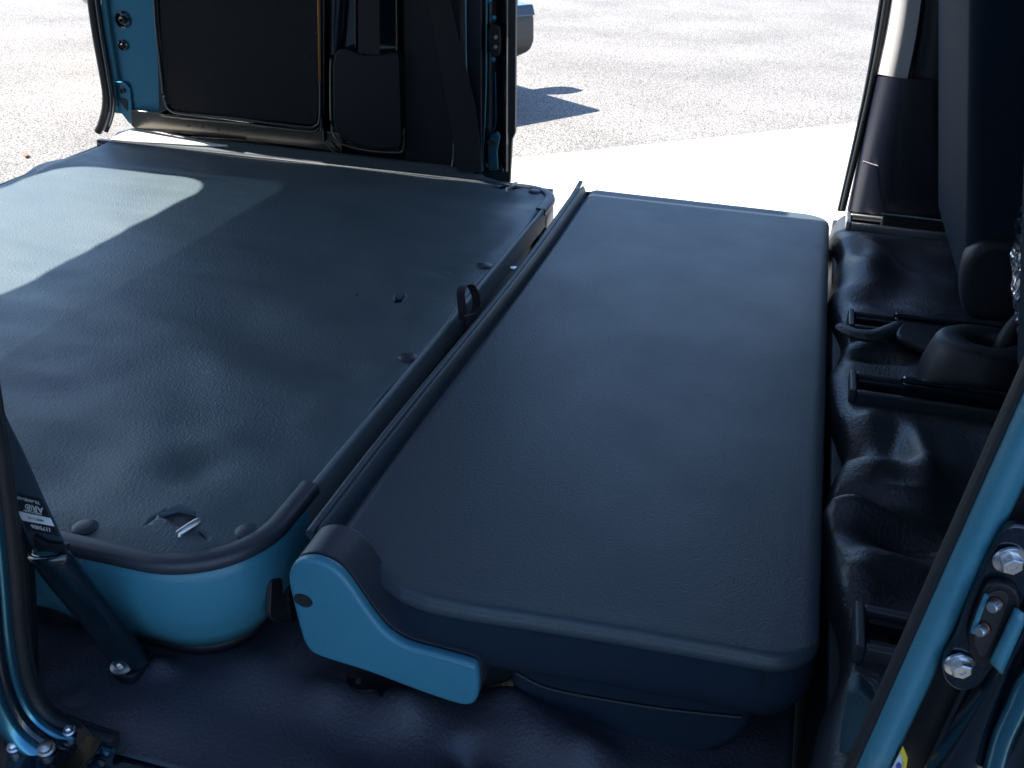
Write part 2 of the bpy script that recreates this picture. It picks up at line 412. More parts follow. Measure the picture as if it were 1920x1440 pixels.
# stamped round plugs
def plug(px, py, r):
    c = U(px, py, y=1.985)
    o = lathe('hole_ring', [(r * 1.0, .001), (r * 1.05, -.004), (r * .80, -.006), (r * .62, -.001), (r * .60, .004)], c, (0, 1, 0), M['paint'], wall)
    lathe('plug', [(r * .50, 0), (r * .46, -.006), (r * .22, -.009), (r * .12, -.004), (0, -.004)], c, (0, 1, 0), M['rubber'], o)
plug(231, 37, .0175); plug(232, 85, .0115)
# reinforcement bracket at the pillar foot
bk = slab('bracket', [(207, 153), (234, 154), (243, 166), (247, 205), (256, 235), (243, 233), (222, 206), (214, 176)], 1.978, .006, M['paint_in'], wall, .006, .0015)
slab('bracket_recess', [(222, 183), (238, 186), (240, 210), (234, 204)], 1.9765, .004, M['paint'], bk, .004, .001)
lathe('bracket_hole', [(.0065, .001), (.0065, -.003), (.004, -.003), (.003, .001)], U(230, 170, y=1.977), (0, 1, 0), M['rubber'], bk)
# vertical channel beside the board
slab('channel', [(277, -260), (300, -260), (309, 150), (316, 205), (298, 212), (296, 120), (287, 0)], 1.962, .02, M['paint'], wall, .004)
# black board
brd = slab('interior_board', [(292, -260), (596, -260), (597, 215), (590, 234), (575, 234), (325, 208), (311, 190), (303, 120)], 1.956, .012, M['board'], wall, .012, .0015)
for (a, b) in ((307, 52), (520, 15), (322, 198), (575, 221), (585, 90)):
    lathe('rivet', [(.003, .001), (.003, -.001), (.0015, -.0022), (0, -.0025)], U(a, b, y=1.956), (0, 1, 0), M['black_plastic'], brd, 10)
# rolled lip around the board
tube('board_lip', crom([U(a, b, y=1.955) for a, b in [(285, -250), (290, 0), (303, 140), (309, 188), (322, 208), (350, 214), (450, 224), (572, 238), (592, 236), (600, 222), (601, 150), (601, -250)]], 5), .0035, M['paint'], wall, 8)
tube('board_lip', crom([U(a, b, y=1.962) for a, b in [(301, 214), (322, 219), (450, 231), (575, 246), (598, 240), (606, 222), (607, 150), (606, -250)]], 5), .0028, M['paint_film'], wall, 8)
# lower ledge of the wall
slab('wall_ledge', [(243, 206), (300, 212), (450, 228), (600, 244), (640, 250), (640, 288), (560, 276), (430, 262), (330, 256), (262, 248), (245, 236)], 1.968, .03, M['paint_film'], wall, .004)
for (a, b) in ((278, 223), (353, 236), (380, 238), (358, 232), (393, 236), (410, 244), (455, 240), (498, 246)):
    lathe('spot_weld', [(.003, .001), (.0026, -.001), (.0012, -.0002), (0, -.0002)], U(a, b, y=1.968), (0, 1, 0), M['paint'], wall, 10)
# upright post with pressed ribs
def ribpost(name, l, r, y0, y1, bulge, mt):
    """l, r: (px at top, px at bottom) pairs at photo rows y0, y1"""
    n = 9
    V = []; rows = 14
    for j in range(rows):
        t = j / (rows - 1); py = y0 + (y1 - y0) * t
        a = U(l[0] + (l[1] - l[0]) * t, py, y=1.975); b = U(r[0] + (r[1] - r[0]) * t, py, y=1.975)
        for i in range(n):
            s = i / (n - 1); p = a.lerp(b, s); p.y -= bulge * math.sin(math.pi * s) ** .7
            V.append(p)
    Fc = [(j * n + i, j * n + i + 1, (j + 1) * n + i + 1, (j + 1) * n + i) for j in range(rows - 1) for i in range(n - 1)]
    return mesh(name, V, Fc, mt, wall, 180)
ribpost('post', (594, 604), (612, 616), -260, 262, .022, M['paint_film'])
ribpost('post_rib', (598, 607), (609, 612), -262, 150, .030, M['brass_sheen'])  # rib coloured to carry the orange reflection on the post
ribpost('post', (611, 616), (668, 640), -260, 100, .012, M['paint'])
ribpost('post_rib', (664, 667), (674, 674), -260, 90, .012, M['paint_film'])
ribpost('post_rib', (741, 745), (750, 753), -260, 280, .012, M['paint_film'])
# second wall bay: backing + belt reel cover
slab('bay_panel', [(610, -260), (760, -260), (765, 300), (700, 297), (640, 284), (612, 262)], 1.985, .02, M['paint'], wall, .004)
cov = slab('reel_cover', [(630, 92), (655, 92), (672, 103), (712, 103), (735, 97), (748, 102), (753, 280), (700, 281), (641, 262), (625, 236), (623, 120)], 1.945, .03, M['black_plastic'], wall, .016, .005)
tube('cover_lip', crom([U(a, b, y=1.950) for a, b in [(621, 110), (620, 150), (622, 240), (634, 265), (655, 275), (700, 284), (750, 286), (757, 275), (757, 240)]], 5), .003, M['paint_film'], cov, 8)
tube('wall_foot_lip', crom([U(a, b, y=1.955) for a, b in [(612, 270), (630, 288), (660, 300), (720, 312), (758, 318), (762, 305)]], 5), .0025, M['paint_film'], wall, 8)
# dark trim panel forward of it
slab('trim_panel', [(752, -260), (880, -260), (880, 326), (845, 322), (760, 306)], 1.972, .025, M['black_plastic'], wall, .004)
tube('trim_edge', crom([U(a, b, y=1.966) for a, b in [(850, 262), (850, 290), (846, 312), (842, 318)]], 4), .0016, M['chrome'], wall, 6)

# far seat belt webbing hanging in front of the wall
def strapmesh(name, left, right, y, mt, parent, th=.0016, n=8):
    L = [U(a, b, y=y) for a, b in left]; Rr = [U(a, b, y=y) for a, b in right]
    L = crom(L, n); Rr = crom(Rr, n); k = len(L)
    V = L + Rr + [p + Vector((0, th, 0)) for p in L] + [p + Vector((0, th, 0)) for p in Rr]
    Fc = []
    for i in range(k - 1):
        Fc += [(i, i + 1, k + i + 1, k + i), (2 * k + i, 3 * k + i, 3 * k + i + 1, 2 * k + i + 1), (i, 2 * k + i, 2 * k + i + 1, i + 1), (k + i, k + i + 1, 3 * k + i + 1, 3 * k + i)]
    Fc += [(0, k, 3 * k, 2 * k), (k - 1, 3 * k - 1, 4 * k - 1, 2 * k - 1)]
    return mesh(name, V, Fc, mt, parent, 35)
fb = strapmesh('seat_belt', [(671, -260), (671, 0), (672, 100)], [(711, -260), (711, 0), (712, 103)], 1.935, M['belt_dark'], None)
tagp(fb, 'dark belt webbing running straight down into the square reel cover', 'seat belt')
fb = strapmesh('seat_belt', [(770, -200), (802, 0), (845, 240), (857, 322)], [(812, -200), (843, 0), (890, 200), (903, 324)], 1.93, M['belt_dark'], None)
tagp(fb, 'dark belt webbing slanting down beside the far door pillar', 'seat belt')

# ------------------------------------------------------------------ far door pillar (C pillar) with latch
cp = thing('door_pillar', (-.58, 2.0, ZD), 'glossy dark pillar at the rear edge of the far door opening', 'pillar')
slab('pillar_inner', [(868, -260), (905, -260), (903, 0), (903, 325), (892, 325), (884, 200), (868, 120)], 1.965, .03, M['trim'], cp, .004)
# rubber weatherstrip with a bright edge
tube('weatherstrip', crom([U(a, b, y=1.960) for a, b in [(868, -260), (868, 0), (870, 110), (874, 150), (876, 180)]], 5), .006, M['rubber'], cp, 10)
tube('weatherstrip_lip', crom([U(a, b, y=1.952) for a, b in [(873, -260), (873, 0), (874, 120), (875, 176)]], 5), .0016, M['plastic'], cp, 6)
def colstrip(name, xs, py0, py1, y, depthf, mt, parent, rows=10):
    """vertical pressed strip: xs = [(px, dy)] across"""
    n = len(xs); V = []
    for j in range(rows):
        t = j / (rows - 1); py = py0 + (py1 - py0) * t
        for (px, dy) in xs:
            V.append(U(px + depthf(t), py, y=y + dy))
    Fc = [(j * n + i, j * n + i + 1, (j + 1) * n + i + 1, (j + 1) * n + i) for j in range(rows - 1) for i in range(n - 1)]
    return mesh(name, V, Fc, mt, parent, 60)
colstrip('pillar_face', [(898, .03), (903, .0), (908, -.006), (911, .0), (914, .016), (920, .02), (935, .02), (941, .014), (946, .0), (952, -.002), (957, .004)], -260, 322, 1.985,
         lambda t: -3 * t + (-7 if False else 0), M['paint'], cp, 18)
slab('outer_seal', [(953, -260), (968, -260), (967, 0), (966, 250), (960, 262), (956, 345), (900, 345), (900, 322), (949, 322), (951, 100)], 1.988, .012, M['rubber'], cp, .004)
tube('seam_bead', crom([U(a, b, y=1.972) for a, b in [(910, -260), (912, 0), (911, 150), (908, 240), (905, 290), (905, 320)]], 5), .0022, M['paint_in'], cp, 8)  # thin highlights on the glossy pillar built as bright beads
tube('seam_bead', crom([U(a, b, y=1.985) for a, b in [(929, 135), (930, 200), (929, 235), (921, 252)]], 5), .0012, M['paint_in'], cp, 8)
# lower pressed pocket
slab('pillar_pocket', [(917, 256), (932, 246), (938, 254), (932, 285), (934, 320), (916, 322), (914, 280)], 1.975, .01, M['paint_in'], cp, .006, .002)
slab('pocket_shadow_step', [(912, 262), (930, 268), (927, 276), (915, 272)], 1.972, .004, M['rubber'], cp, .003, .001)
# latch plate
lt = slab('latch', [(917, 50), (928, 44), (937, 52), (938, 92), (934, 108), (922, 106), (915, 92), (914, 62)], 1.972, .02, M['black_plastic'], cp, .01, .003)
for (a, b) in ((930, 70), (930, 88)):
    lathe('pin', [(.004, .002), (.004, -.004), (.002, -.006), (0, -.006)], U(a, b, y=1.972), (0, 1, 0), M['chrome'], lt, 12)
for (a, b) in ((926, 34), (925, 112), (918, 2)):
    lathe('bolt', [(.0055, .003), (.0055, -.002), (.0035, -.0022), (.0035, -.005), (0, -.0055)], U(a, b, y=1.985), (0, 1, 0), M['paint_in'], cp, 12)
# outer skin of the far rear quarter, closes the pillar from outside
box('outer_seal', -.64, -.59, 2.03, 2.045, .50, 1.70, M['rubber'], cp, .006)

# ------------------------------------------------------------------ far B pillar
bp_ = thing('centre_pillar', (.15, 1.98, ZD), 'far centre pillar with pale upper trim and navy lower trim', 'pillar')
def curved(name, edge0, edge1, y0, dy, mt, parent, rows=24, n=14, pw=1.0):
    """column surface between two photo edges, bowed so that it turns from facing the rear to facing inward"""
    V = []
    e0 = crom([(a, b, 0) for a, b in edge0], 6); e1 = crom([(a, b, 0) for a, b in edge1], 6)
    k = min(len(e0), len(e1))
    for j in range(k):
        for i in range(n):
            s = i / (n - 1)
            px = e0[j].x + (e1[j].x - e0[j].x) * s; py = e0[j].y + (e1[j].y - e0[j].y) * s
            V.append(U(px, py, y=y0 - dy * (1 - (1 - min(1, s * pw)) ** 2) ** .5))
    Fc = [(j * n + i, j * n + i + 1, (j + 1) * n + i + 1, (j + 1) * n + i) for j in range(k - 1) for i in range(n - 1)]
    return mesh(name, V, Fc, mt, parent, 180)
curved('upper_trim', [(1702, -260), (1672, 0), (1645, 139)], [(1745, -260), (1727, 0), (1701, 149)], 2.0, .06, M['pale_trim'], bp_, pw=1.6)
curved('lower_trim', [(1643, 143), (1617, 260), (1588, 395)], [(1752, 152), (1752, 260), (1790, 420)], 1.998, .075, M['trim'], bp_, pw=1.8)
curved('upper_panel', [(1727, -260), (1726, 0), (1703, 148)], [(1790, -260), (1765, 0), (1760, 152)], 1.958, .02, M['trim'], bp_)
tube('weatherstrip', crom([U(a, b, y=1.995) for a, b in [(1698, -260), (1663, 0), (1638, 142), (1612, 260), (1580, 395)]], 6), .0055, M['rubber'], bp_, 10)
tube('door_edge', crom([U(a, b, y=2.03) for a, b in [(1695, -260), (1655, 0), (1631, 142), (1606, 262), (1575, 395)]], 6), .006, M['paint'], bp_, 10)
slab('scuff_mark', [(1618, 302), (1650, 312), (1632, 309), (1618, 306)], 1.935, .002, M['pale_trim'], bp_, 0, .0005)
box('outer_skin', .125, .21, 2.03, 2.05, .50, 1.76, M['paint'], bp_, .006)
slab('door_stop', [(1651, 38), (1657, 38), (1656, 60), (1650, 58)], 2.03, .01, M['rubber'], bp_, .003, .001)

# ================================================================== CARGO DECK
deck = thing('cargo_deck', (-.95, 1.27, ZF), 'raised cargo deck box with blue grey wheel covers behind the seat', 'cargo deck')
XD = -.430
def deck_path(yedge, sgn, xend, r=.105, y_end=None):
    pts = [(-1.47, yedge + sgn * .012), (-1.1, yedge + sgn * .004), (-.80, yedge), (xend - r - .06, yedge - sgn * 0)]
    cx, cy = xend - r, yedge + sgn * r
    pts += [(cx + r * math.sin(a), cy - sgn * r * math.cos(a)) for a in [R(t) for t in range(0, 91, 6)]]
    pts += [(xend, y_end)]
    return pts
near_path = deck_path(.632, 1, XD + .005, .10, .80)
far_path = deck_path(1.905, -1, XD + .005, .075, 1.765)
def densify(p, n=3):
    out = []
    for a, b in zip(p[:-1], p[1:]):
        k = max(1, int(math.hypot(b[0] - a[0], b[1] - a[1]) / .02))
        out += [(a[0] + (b[0] - a[0]) * i / k, a[1] + (b[1] - a[1]) * i / k) for i in range(k)]
    return out + [p[-1]]
near_path, far_path = densify(near_path), densify(far_path)
rim_prof = [(-.017, ZD - .004), (-.0168, ZD + .0030), (-.0160, ZD + .0038), (-.0012, ZD + .0034), (.0008, ZD + .0020), (.0022, ZD - .002), (.0022, ZD - .008), (.0005, ZD - .0095), (-.018, ZD - .0095), (-.018, ZD - .004)]
cov_prof = [(-.004, ZD - .009), (-.001, ZD - .012), (.0005, ZD - .022), (.001, ZD - .045), (-.003, ZD - .068), (-.0105, ZD - .088), (-.021, ZD - .106), (-.034, ZD - .130), (-.045, ZD - .143), (-.05, ZD - .152)]
for pth, fl in ((near_path, 1), (far_path, -1)):
    sweep('rim', pth, rim_prof, M['rim'], deck, 50, fl)
    wc = sweep('wheel_cover', pth, cov_prof[:8], M['plastic'], deck, 60, fl, False)
    md = wc.modifiers.new('t', 'SOLIDIFY'); md.thickness = .003
    sk = sweep('skirt', pth, [(-.0345, ZD - .130), (-.033, ZD - .133), (-.040, ZD - .146), (-.055, ZD - .155)], M['black_plastic'], deck, 60, fl, False)
# oval slot on the cover's corner
sp = prism('slot', roundp([U(a, b, x=-.4275) for a, b in [(510, 1088), (529, 1081), (535, 1156), (522, 1168), (507, 1156)]], .006), (-.006, 0, 0), M['rubber'], deck, .001)
# front bar, vertical face to the gap
bar = prism('front_bar', [(XD + .006, .775, ZD - .034), (XD + .005, .775, ZD - .002), (XD + .002, .775, ZD + .003), (XD - .002, .775, ZD + .003), (XD - .004, .775, ZD - .034)], (0, 1.0, 0), M['bar'], deck, .002)
box('front_wall', XD - .03, XD - .012, .75, 1.80, ZF - .01, ZD - .03, M['black_plastic'], deck, .003)
box('deck_board', -1.47, XD - .018, .69, 1.93, ZD - .022, ZD - .008, M['black_plastic'], deck, .002)
# mat lying on the deck
mat_t = thing('cargo_mat', (-.95, 1.27, ZD), 'textured grey vinyl mat covering the cargo deck, partly sunlit', 'mat')
rN, rF = .088, .06
yN, yF = .650, 1.965
xL, xR = -1.492, -.4325
def matx(y):
    d = 0
    if y < yN + rN: d = rN - math.sqrt(max(0, rN ** 2 - (yN + rN - y) ** 2))
    if y > 1.885 - rF: 
        t = min(1, (y - (1.885 - rF)) / (rF)); d = rF - math.sqrt(max(0, rF ** 2 - (t * rF) ** 2))
        if y > 1.885: d = rF + (y - 1.885) * 2.2
    wob = .003 * math.sin(y * 17) + .003 * fbm(y * 9, 3) if 0.9 < y < 1.75 else 0
    return xR - d + wob
def mat_z(x, y):
    z = ZD + .0015; ed = min(y - yN, 1.885 - y if x > -.55 else 1, matx(y) - x); k0 = max(0, min(1, (ed - .004) / .06)); z0_ = z
    z += (.0026 + .0035 * max(0, min(1, (x + 1.0) / .3))) * fbm(x * 2.0, y * 8, 1, 2) + .0015 * fbm(x * 6, y * 16, 5, 2)
    # soft waves running across near the front edge
    f = max(0, min(1, (x + .95) / .4)); z += f * .0035 * math.sin(y * 26 + 5 * fbm(x * 3, y * 2, 9, 2))
    # puckers near the buttons
    for (bx, by, s, a) in PUCK: 
        q = ((x - bx) ** 2 + (y - by) ** 2) / s ** 2
        if q < 6: z -= a * math.exp(-q)
    z = z0_ + (z - z0_) * k0
    # upturn against the far wall
    if y > 1.90: z += (y - 1.90) ** 2 * 1.2
    # rear edge curls down unevenly
    if x < -1.44: z -= (-1.44 - x) * .5 * (1 + .6 * math.sin(y * 21))
    e = min(y - yN, matx(y) - x)
    if e < .02: z -= .002 * (1 - e / .02)
    return z
bt = [(160, 990), (465, 998), (765, 672), (907, 500), (1003, 360), (836, 512), (898, 332)]
PUCK = [(*U(a, b, z=ZD).xy, .022, .0025) for a, b in bt] + [(*U(700, 600, z=ZD).xy, .05, .004), (*U(640, 800, z=ZD).xy, .06, -.006), (*U(780, 590, z=ZD).xy, .03, -.005), (*U(520, 560, z=ZD).xy, .09, .005), (*U(370, 880, z=ZD).xy, .03, .007), (*U(430, 820, z=ZD).xy, .04, -.004), (*U(900, 430, z=ZD).xy, .03, -.004), (*U(340, 985, z=ZD).xy, .05, -.004), (*U(170, 860, z=ZD).xy, .06, .004)]
vs = sorted(set([yN + rN * (1 - math.cos(t)) for t in lin(0, math.pi / 2, 16)] + lin(yN + rN, 1.82, 150) + lin(1.82, 1.887, 16) + lin(1.887, yF, 12)))
us = lin(0, 1, 170)
def mfn(u, v):
    x1 = matx(v); x0 = xL + .006 * math.sin(v * 30) + .006 * fbm(v * 8, 1); x = x0 + (x1 - x0) * u
    return Vector((x, v, mat_z(x, v)))
cmat = grid('vinyl_sheet', us, vs, mfn, M['vinyl'], mat_t)
def cutz(pts): return prism('cutter', [U(a, b, z=ZD) - Vector((0, 0, .012)) for a, b in pts], (0, 0, .05), None, None, 0)
cuts = [cutz([(296, 972), (334, 962), (371, 970), (366, 990), (376, 1003), (340, 995)]), cutz([(272, 989), (288, 974), (296, 972), (294, 978), (276, 990)]),
        cutz([(376, 1002), (387, 1012), (388, 1016), (366, 1002)]),
        cutz([(742, 553), (760, 553), (762, 558), (752, 567), (738, 566)]), cutz([(667, 548), (674, 546), (672, 551), (667, 552)]),
        cutz([(918, 350), (935, 352), (950, 346), (955, 345), (985, 350), (982, 354), (960, 357), (955, 352), (948, 353), (940, 356)])]
cut(cmat, cuts)
for p in cmat.data.polygons: p.use_smooth = True
md = cmat.modifiers.new('t', 'SOLIDIFY'); md.thickness = .0022; md.offset = -1
btn = None
for k, (a, b) in enumerate(bt):
    c0 = U(a, b, z=ZD); c0.z = mat_z(c0.x, c0.y)
    r = .0125 if k < 5 else .010
    h = 1 if k < 5 else .35
    lathe('snap_button', [(r, -.002), (r, .0012 * h), (r * .85, .0028 * h), (r * .5, .0038 * h), (0, .0042 * h)], c0, (0, 0, 1), M['rim'] if k < 5 else M['vinyl'], mat_t, 28)
uc = U(335, 983, z=ZD)
prism('underlay', [Vector((*U(a, b, z=ZD).xy, mat_z(*U(a, b, z=ZD).xy) - .0045)) for a, b in [(262, 995), (290, 966), (334, 954), (380, 962), (392, 1012), (380, 1020), (340, 1002)]], (0, 0, -.002), M['rim'], mat_t, 0)
def spfn(u, v):
    x = -1.487 + .31 * u; y0 = 1.882 + .045 * u ** 1.3; y = y0 + (1.975 - .045 * max(0, u - .35) / .65 - y0) * v
    return Vector((x, y, mat_z(x, y) + .004 * math.sin(math.pi * min(1, v * 1.2 + .02)) + .003))
grid('rear_sill_plate', lin(0, 1, 40), lin(0, 1, 12), spfn, M['pale_trim'], wall, thick=.003)  # sill strip coloured pale so the direct sun on it turns white
# tie down hooks poking through the mat
def hook(px, py, ang, L, r, lab, par):
    a = U(px, py, z=ZD + .004); d = Vector((math.cos(ang), math.sin(ang), .25)).normalized()
    o = tube('tie_down_hook', [a - Vector((0, 0, .012)), a + d * L * .15, a + d * L * .5, a + d * L * .85, a + d * L, a + d * L * 1.04], [r * .9, r, r, r, r * .8, r * .2], M['steel'], None, 12)
    tagp(o, lab, 'tie-down hook', 'hooks poking through cuts in the cargo mat'); return o
hook(331, 1003, R(55), .025, .0042, 'metal hook sticking through the large near cut in the cargo mat', None)
hook(950, 355, R(60), .028, .0045, 'metal hook in the slit near the far front corner of the cargo mat', None)

# ================================================================== FOLDED SEAT
seat = thing('folded_bench', (-.15, 1.30, ZF), 'folded dark rear bench seat, its vinyl back panel facing up', 'seat')
xs0, xs1 = -.392, .088
npx = [(592, 1014), (620, 1018), (660, 1026), (684, 1038), (694, 1056), (712, 1084), (750, 1112), (800, 1132), (880, 1148), (1000, 1166), (1150, 1190), (1300, 1216), (1440, 1242), (1545, 1262)]
nw = [U(a, b, z=ZD - .004) for a, b in npx]
def interp(P, x):
    if x <= P[0].x: return P[0].y
    for a, b in zip(P[:-1], P[1:]):
        if x <= b.x: return a.y + (b.y - a.y) * (x - a.x) / max(1e-6, b.x - a.x)
    return P[-1].y
print('near pts', [(round(p.x, 3), round(p.y, 3)) for p in nw])
def inset(x, r0, r1):
    d = 0
    if x > xs1 - r1: d = r1 - math.sqrt(max(0, r1 ** 2 - (x - xs1 + r1) ** 2))
    return d
def yn(x): return interp(nw, x) + inset(x, 0, .045)
def yf(x): return 1.925 - .012 * max(0, (x + .2)) - inset(x, 0, .05) - (.012 * max(0, (-.37 - x) / .03) if x < -.37 else 0)
xsl = lin(xs0, -.365, 26) + lin(-.36, -.33, 10) + lin(-.33, .04, 90)[1:] + [xs1 - .048 + .048 * math.sin(t) for t in lin(0, math.pi / 2, 18)][1:]
ts = [0, .0006, .0015, .003, .0045, .0065, .009, .012, .016, .02] + lin(.028, .972, 140) + [.98, .986, .991, .9945, .997, .999, 1]
RT = .006
def seat_top(x, t):
    a, b = yn(x), yf(x); y = a + (b - a) * t
    d = min((xs1 - x) * .4, y - a, b - y)
    z = ZD + .002
    if d < RT: z -= (RT - math.sqrt(max(0, RT ** 2 - (RT - d) ** 2)))
    z += .0006 * fbm(x * 4, y * 3, 2, 1) + .0003 * math.exp(-((d - .012) / .008) ** 2)
    # trough beside the raised left lip
    q = x - (xs0 + .010)
    z += .007 * math.exp(-(q / .0045) ** 2) - .015 * math.exp(-((q - .011) / .0048) ** 2)
    z += .003 * math.exp(-((y - 1.32) / .25) ** 2)
    return Vector((x + (.004 * math.sin(y * 5.5) if x < -.36 else 0), y, z))
top = grid('back_panel', xsl, ts, seat_top, M['seat_vinyl'], seat)
# closed outline loop
loop = [(x, yn(x)) for x in xsl] + [(xs1, y) for y in lin(yn(xs1), yf(xs1), 60)[1:-1]] + [(x, yf(x)) for x in reversed(xsl)] + [(xs0, y) for y in lin(yf(xs0), yn(xs0), 60)[1:-1]]
def skirt(name, loop, prof, mt, parent, wav=0, smooth=60):
    n = len(loop); k = len(prof); V = []; Fc = []
    for i in range(n):
        a = Vector(loop[i - 1]); b = Vector(loop[(i + 1) % n]); t = (b - a)
        t = t.normalized() if t.length > 0 else Vector((1, 0)); o = Vector((t.y, -t.x))
        for (f, z) in prof:
            wv = wav * fbm(loop[i][0] * 25, loop[i][1] * 25, z * 30, 2)
            V.append((loop[i][0] + o.x * (f + wv), loop[i][1] + o.y * (f + wv), z))
    for i in range(n):
        for j in range(k - 1):
            a = i * k + j; b = ((i + 1) % n) * k + j
            Fc.append((a, b, b + 1, a + 1))
    return mesh(name, V, Fc, mt, parent, smooth)
skirt('panel_edge', loop, [(-.0006, ZD - .0034), (.0008, ZD - .0055), (.0013, ZD - .009), (.0010, ZD - .013), (-.001, ZD - .0155), (-.004, ZD - .0165)], M['seat_vinyl'], seat)
skirt('back_cushion', loop, [(-.003, ZD - .016), (-.0005, ZD - .024), (.002, ZD - .044), (.0, ZD - .058), (-.006, ZD - .070), (-.02, ZD - .079), (-.05, ZD - .082)], M['fabric'], seat, .002)
# raised seam roll along the left edge
tube('edge_roll', [Vector((xs0 + .003 + .004 * math.sin(y * 5.5), y, ZD + .006 + (.006 * max(0, (y - 1.86) / .06)))) for y in lin(yn(xs0) - .004, 1.925, 50)], .0046, M['seat_vinyl'], seat, 10)
prism('panel_flap', [U(a, b, z=ZD - .012) for a, b in [(582, 1016), (600, 1000), (606, 1000), (612, 1012), (660, 1020), (690, 1040), (690, 1050), (650, 1032), (600, 1026), (583, 1024)]], (0, 0, -.004), M['seat_vinyl'], seat, .0008)
# vertical seams of the back cushion at the right corner
# lower seat cushion
def cushion(name, pts, y, dep, mt, bev):
    P = roundp([U(a, b, y=y) for a, b in pts], .02, 5)
    return prism(name, P, (0, dep, 0), mt, seat, bev, 5)
cushion('seat_cushion', [(940, 1205), (1440, 1290), (1425, 1350), (1290, 1343), (1100, 1310), (960, 1272)], .715, 1.1, M['fabric'], .014)
cushion('seat_base', [(950, 1235), (1420, 1310), (1400, 1385), (1320, 1425), (1150, 1400), (1020, 1360), (958, 1315)], .706, 1.12, M['fabric'], .02)
tube('piping', crom([U(a, b, y=.704) for a, b in [(968, 1262), (1020, 1288), (1100, 1306), (1250, 1330), (1390, 1345)]], 6), .0014, M['rubber'], seat, 6)
box('back_side', xs0 + .01, -.30, .735, 1.9, ZD - .10, ZD - .03, M['black_plastic'], seat, .01)
tube('corner_seam', crom([U(a, b, y=.681) for a, b in [(1427, 1256), (1430, 1280), (1428, 1305)]], 4), .0009, M['rubber'], seat, 6)
# hinge cover lever
hp = [(541, 1098), (541, 1075), (552, 1056), (575, 1050), (600, 1054), (630, 1070), (655, 1098), (680, 1135), (702, 1165), (725, 1190), (760, 1212), (820, 1229), (880, 1246), (893, 1258), (896, 1285), (893, 1312), (880, 1324), (850, 1320), (780, 1296), (690, 1262), (600, 1233), (575, 1215), (562, 1185), (548, 1130)]
P = crom([U(a, b, y=.645) for a, b in hp], 4, True)
hc = prism('hinge_cover', P, (0, .012, 0), M['plastic'], seat, .006, 4, angle=50)
prism('hinge_cover_edge', [p + Vector((0, .0125, 0)) for p in P], (0, .045, 0), M['rim'], seat, .002, 2, angle=50)  # side of the cover made darker, its shade put into the colour
h0 = U(568, 1126, y=.645)
cutter = lathe('cutter', [(.0085, -.03), (.0085, .02)], h0, (0, 1, 0), None, None, 24)
cutter.scale = (1.15, 1, .92)
bpy.context.view_layer.update()
hc_m = cut(hc, [cutter]); hc.data.set_sharp_from_angle(angle=R(35)) if hasattr(hc.data, 'set_sharp_from_angle') else None
lathe('hole_wall', [(.0098, .0008), (.0098, .0118), (0, .0118)], h0, (0, 1, 0), M['rubber'], hc, 20)
lathe('screw', [(.004, .0117), (.004, .008), (.003, .007), (0, .007)], h0 + Vector((.001, 0, .001)), (0, 1, 0), M['chrome'], hc, 12)
# dark inner hinge arm behind the cover
prism('hinge_arm', crom([U(a, b, y=.715) for a, b in [(600, 1040), (660, 1058), (700, 1080), (735, 1130), (760, 1165), (800, 1190), (900, 1215), (960, 1240), (960, 1275), (900, 1290), (780, 1270), (640, 1220), (590, 1150)]], 3, True), (0, .03, 0), M['black_plastic'], seat, .004)
# floor brackets under the hinge
fbk = prism('floor_bracket', roundp([U(a, b, z=ZF + .012) for a, b in [(648, 1268), (700, 1280), (745, 1292), (742, 1312), (715, 1308), (700, 1292), (680, 1296), (655, 1288)]], .004), (0, 0, -.008), M['black_plastic'], seat, .002)
lathe('bracket_hole', [(.003, 0), (.003, .0015), (0, .0015)], U(672, 1277, z=ZF + .012), (0, 0, 1), M['steel'], fbk, 12)
# pull strap loop between deck and seat
lp = [(868, 600), (866, 575), (864, 548), (869, 536), (878, 534), (886, 540), (892, 556), (893, 575), (886, 592), (878, 600)]
def loopy(pts, x, width, mt, parent, name):
    C = crom([U(a, b, x=x) for a, b in pts], 5); V = []; Fc = []; n = len(C)
    for i, p in enumerate(C):
        off = Vector((width * .5, .3 * width, 0)); t = (C[min(i + 1, n - 1)] - C[max(i - 1, 0)]).normalized(); nn = t.cross(Vector((1, 0, 0))).normalized() * .0009
        V += [p - off - nn, p + off - nn, p + off + nn, p - off + nn]
    for i in range(n - 1):
        for k in range(4): Fc.append((i * 4 + k, i * 4 + (k + 1) % 4, (i + 1) * 4 + (k + 1) % 4, (i + 1) * 4 + k))
    return mesh(name, V, Fc, mt, parent, 60)
st = thing('pull_strap', U(880, 600, x=-.415), 'small dark purple fabric pull loop standing up in the gap beside the seat', 'strap')
loopy(lp + [(879, 612), (882, 640)], -.416, .010, M['strap'], st, 'loop')
prism('strap_tail', [U(a, b, x=-.412) for a, b in [(868, 592), (892, 586), (897, 606), (886, 622), (882, 640), (876, 640), (874, 618)]], (.002, 0, 0), M['strap'], st, .0006)
# small bright striker in the gap
sg = prism('striker', [U(a, b, z=ZD - .012) for a, b in [(955, 499), (970, 499), (966, 504), (957, 503)]], (0, 0, -.004), M['chrome'], deck, .001)

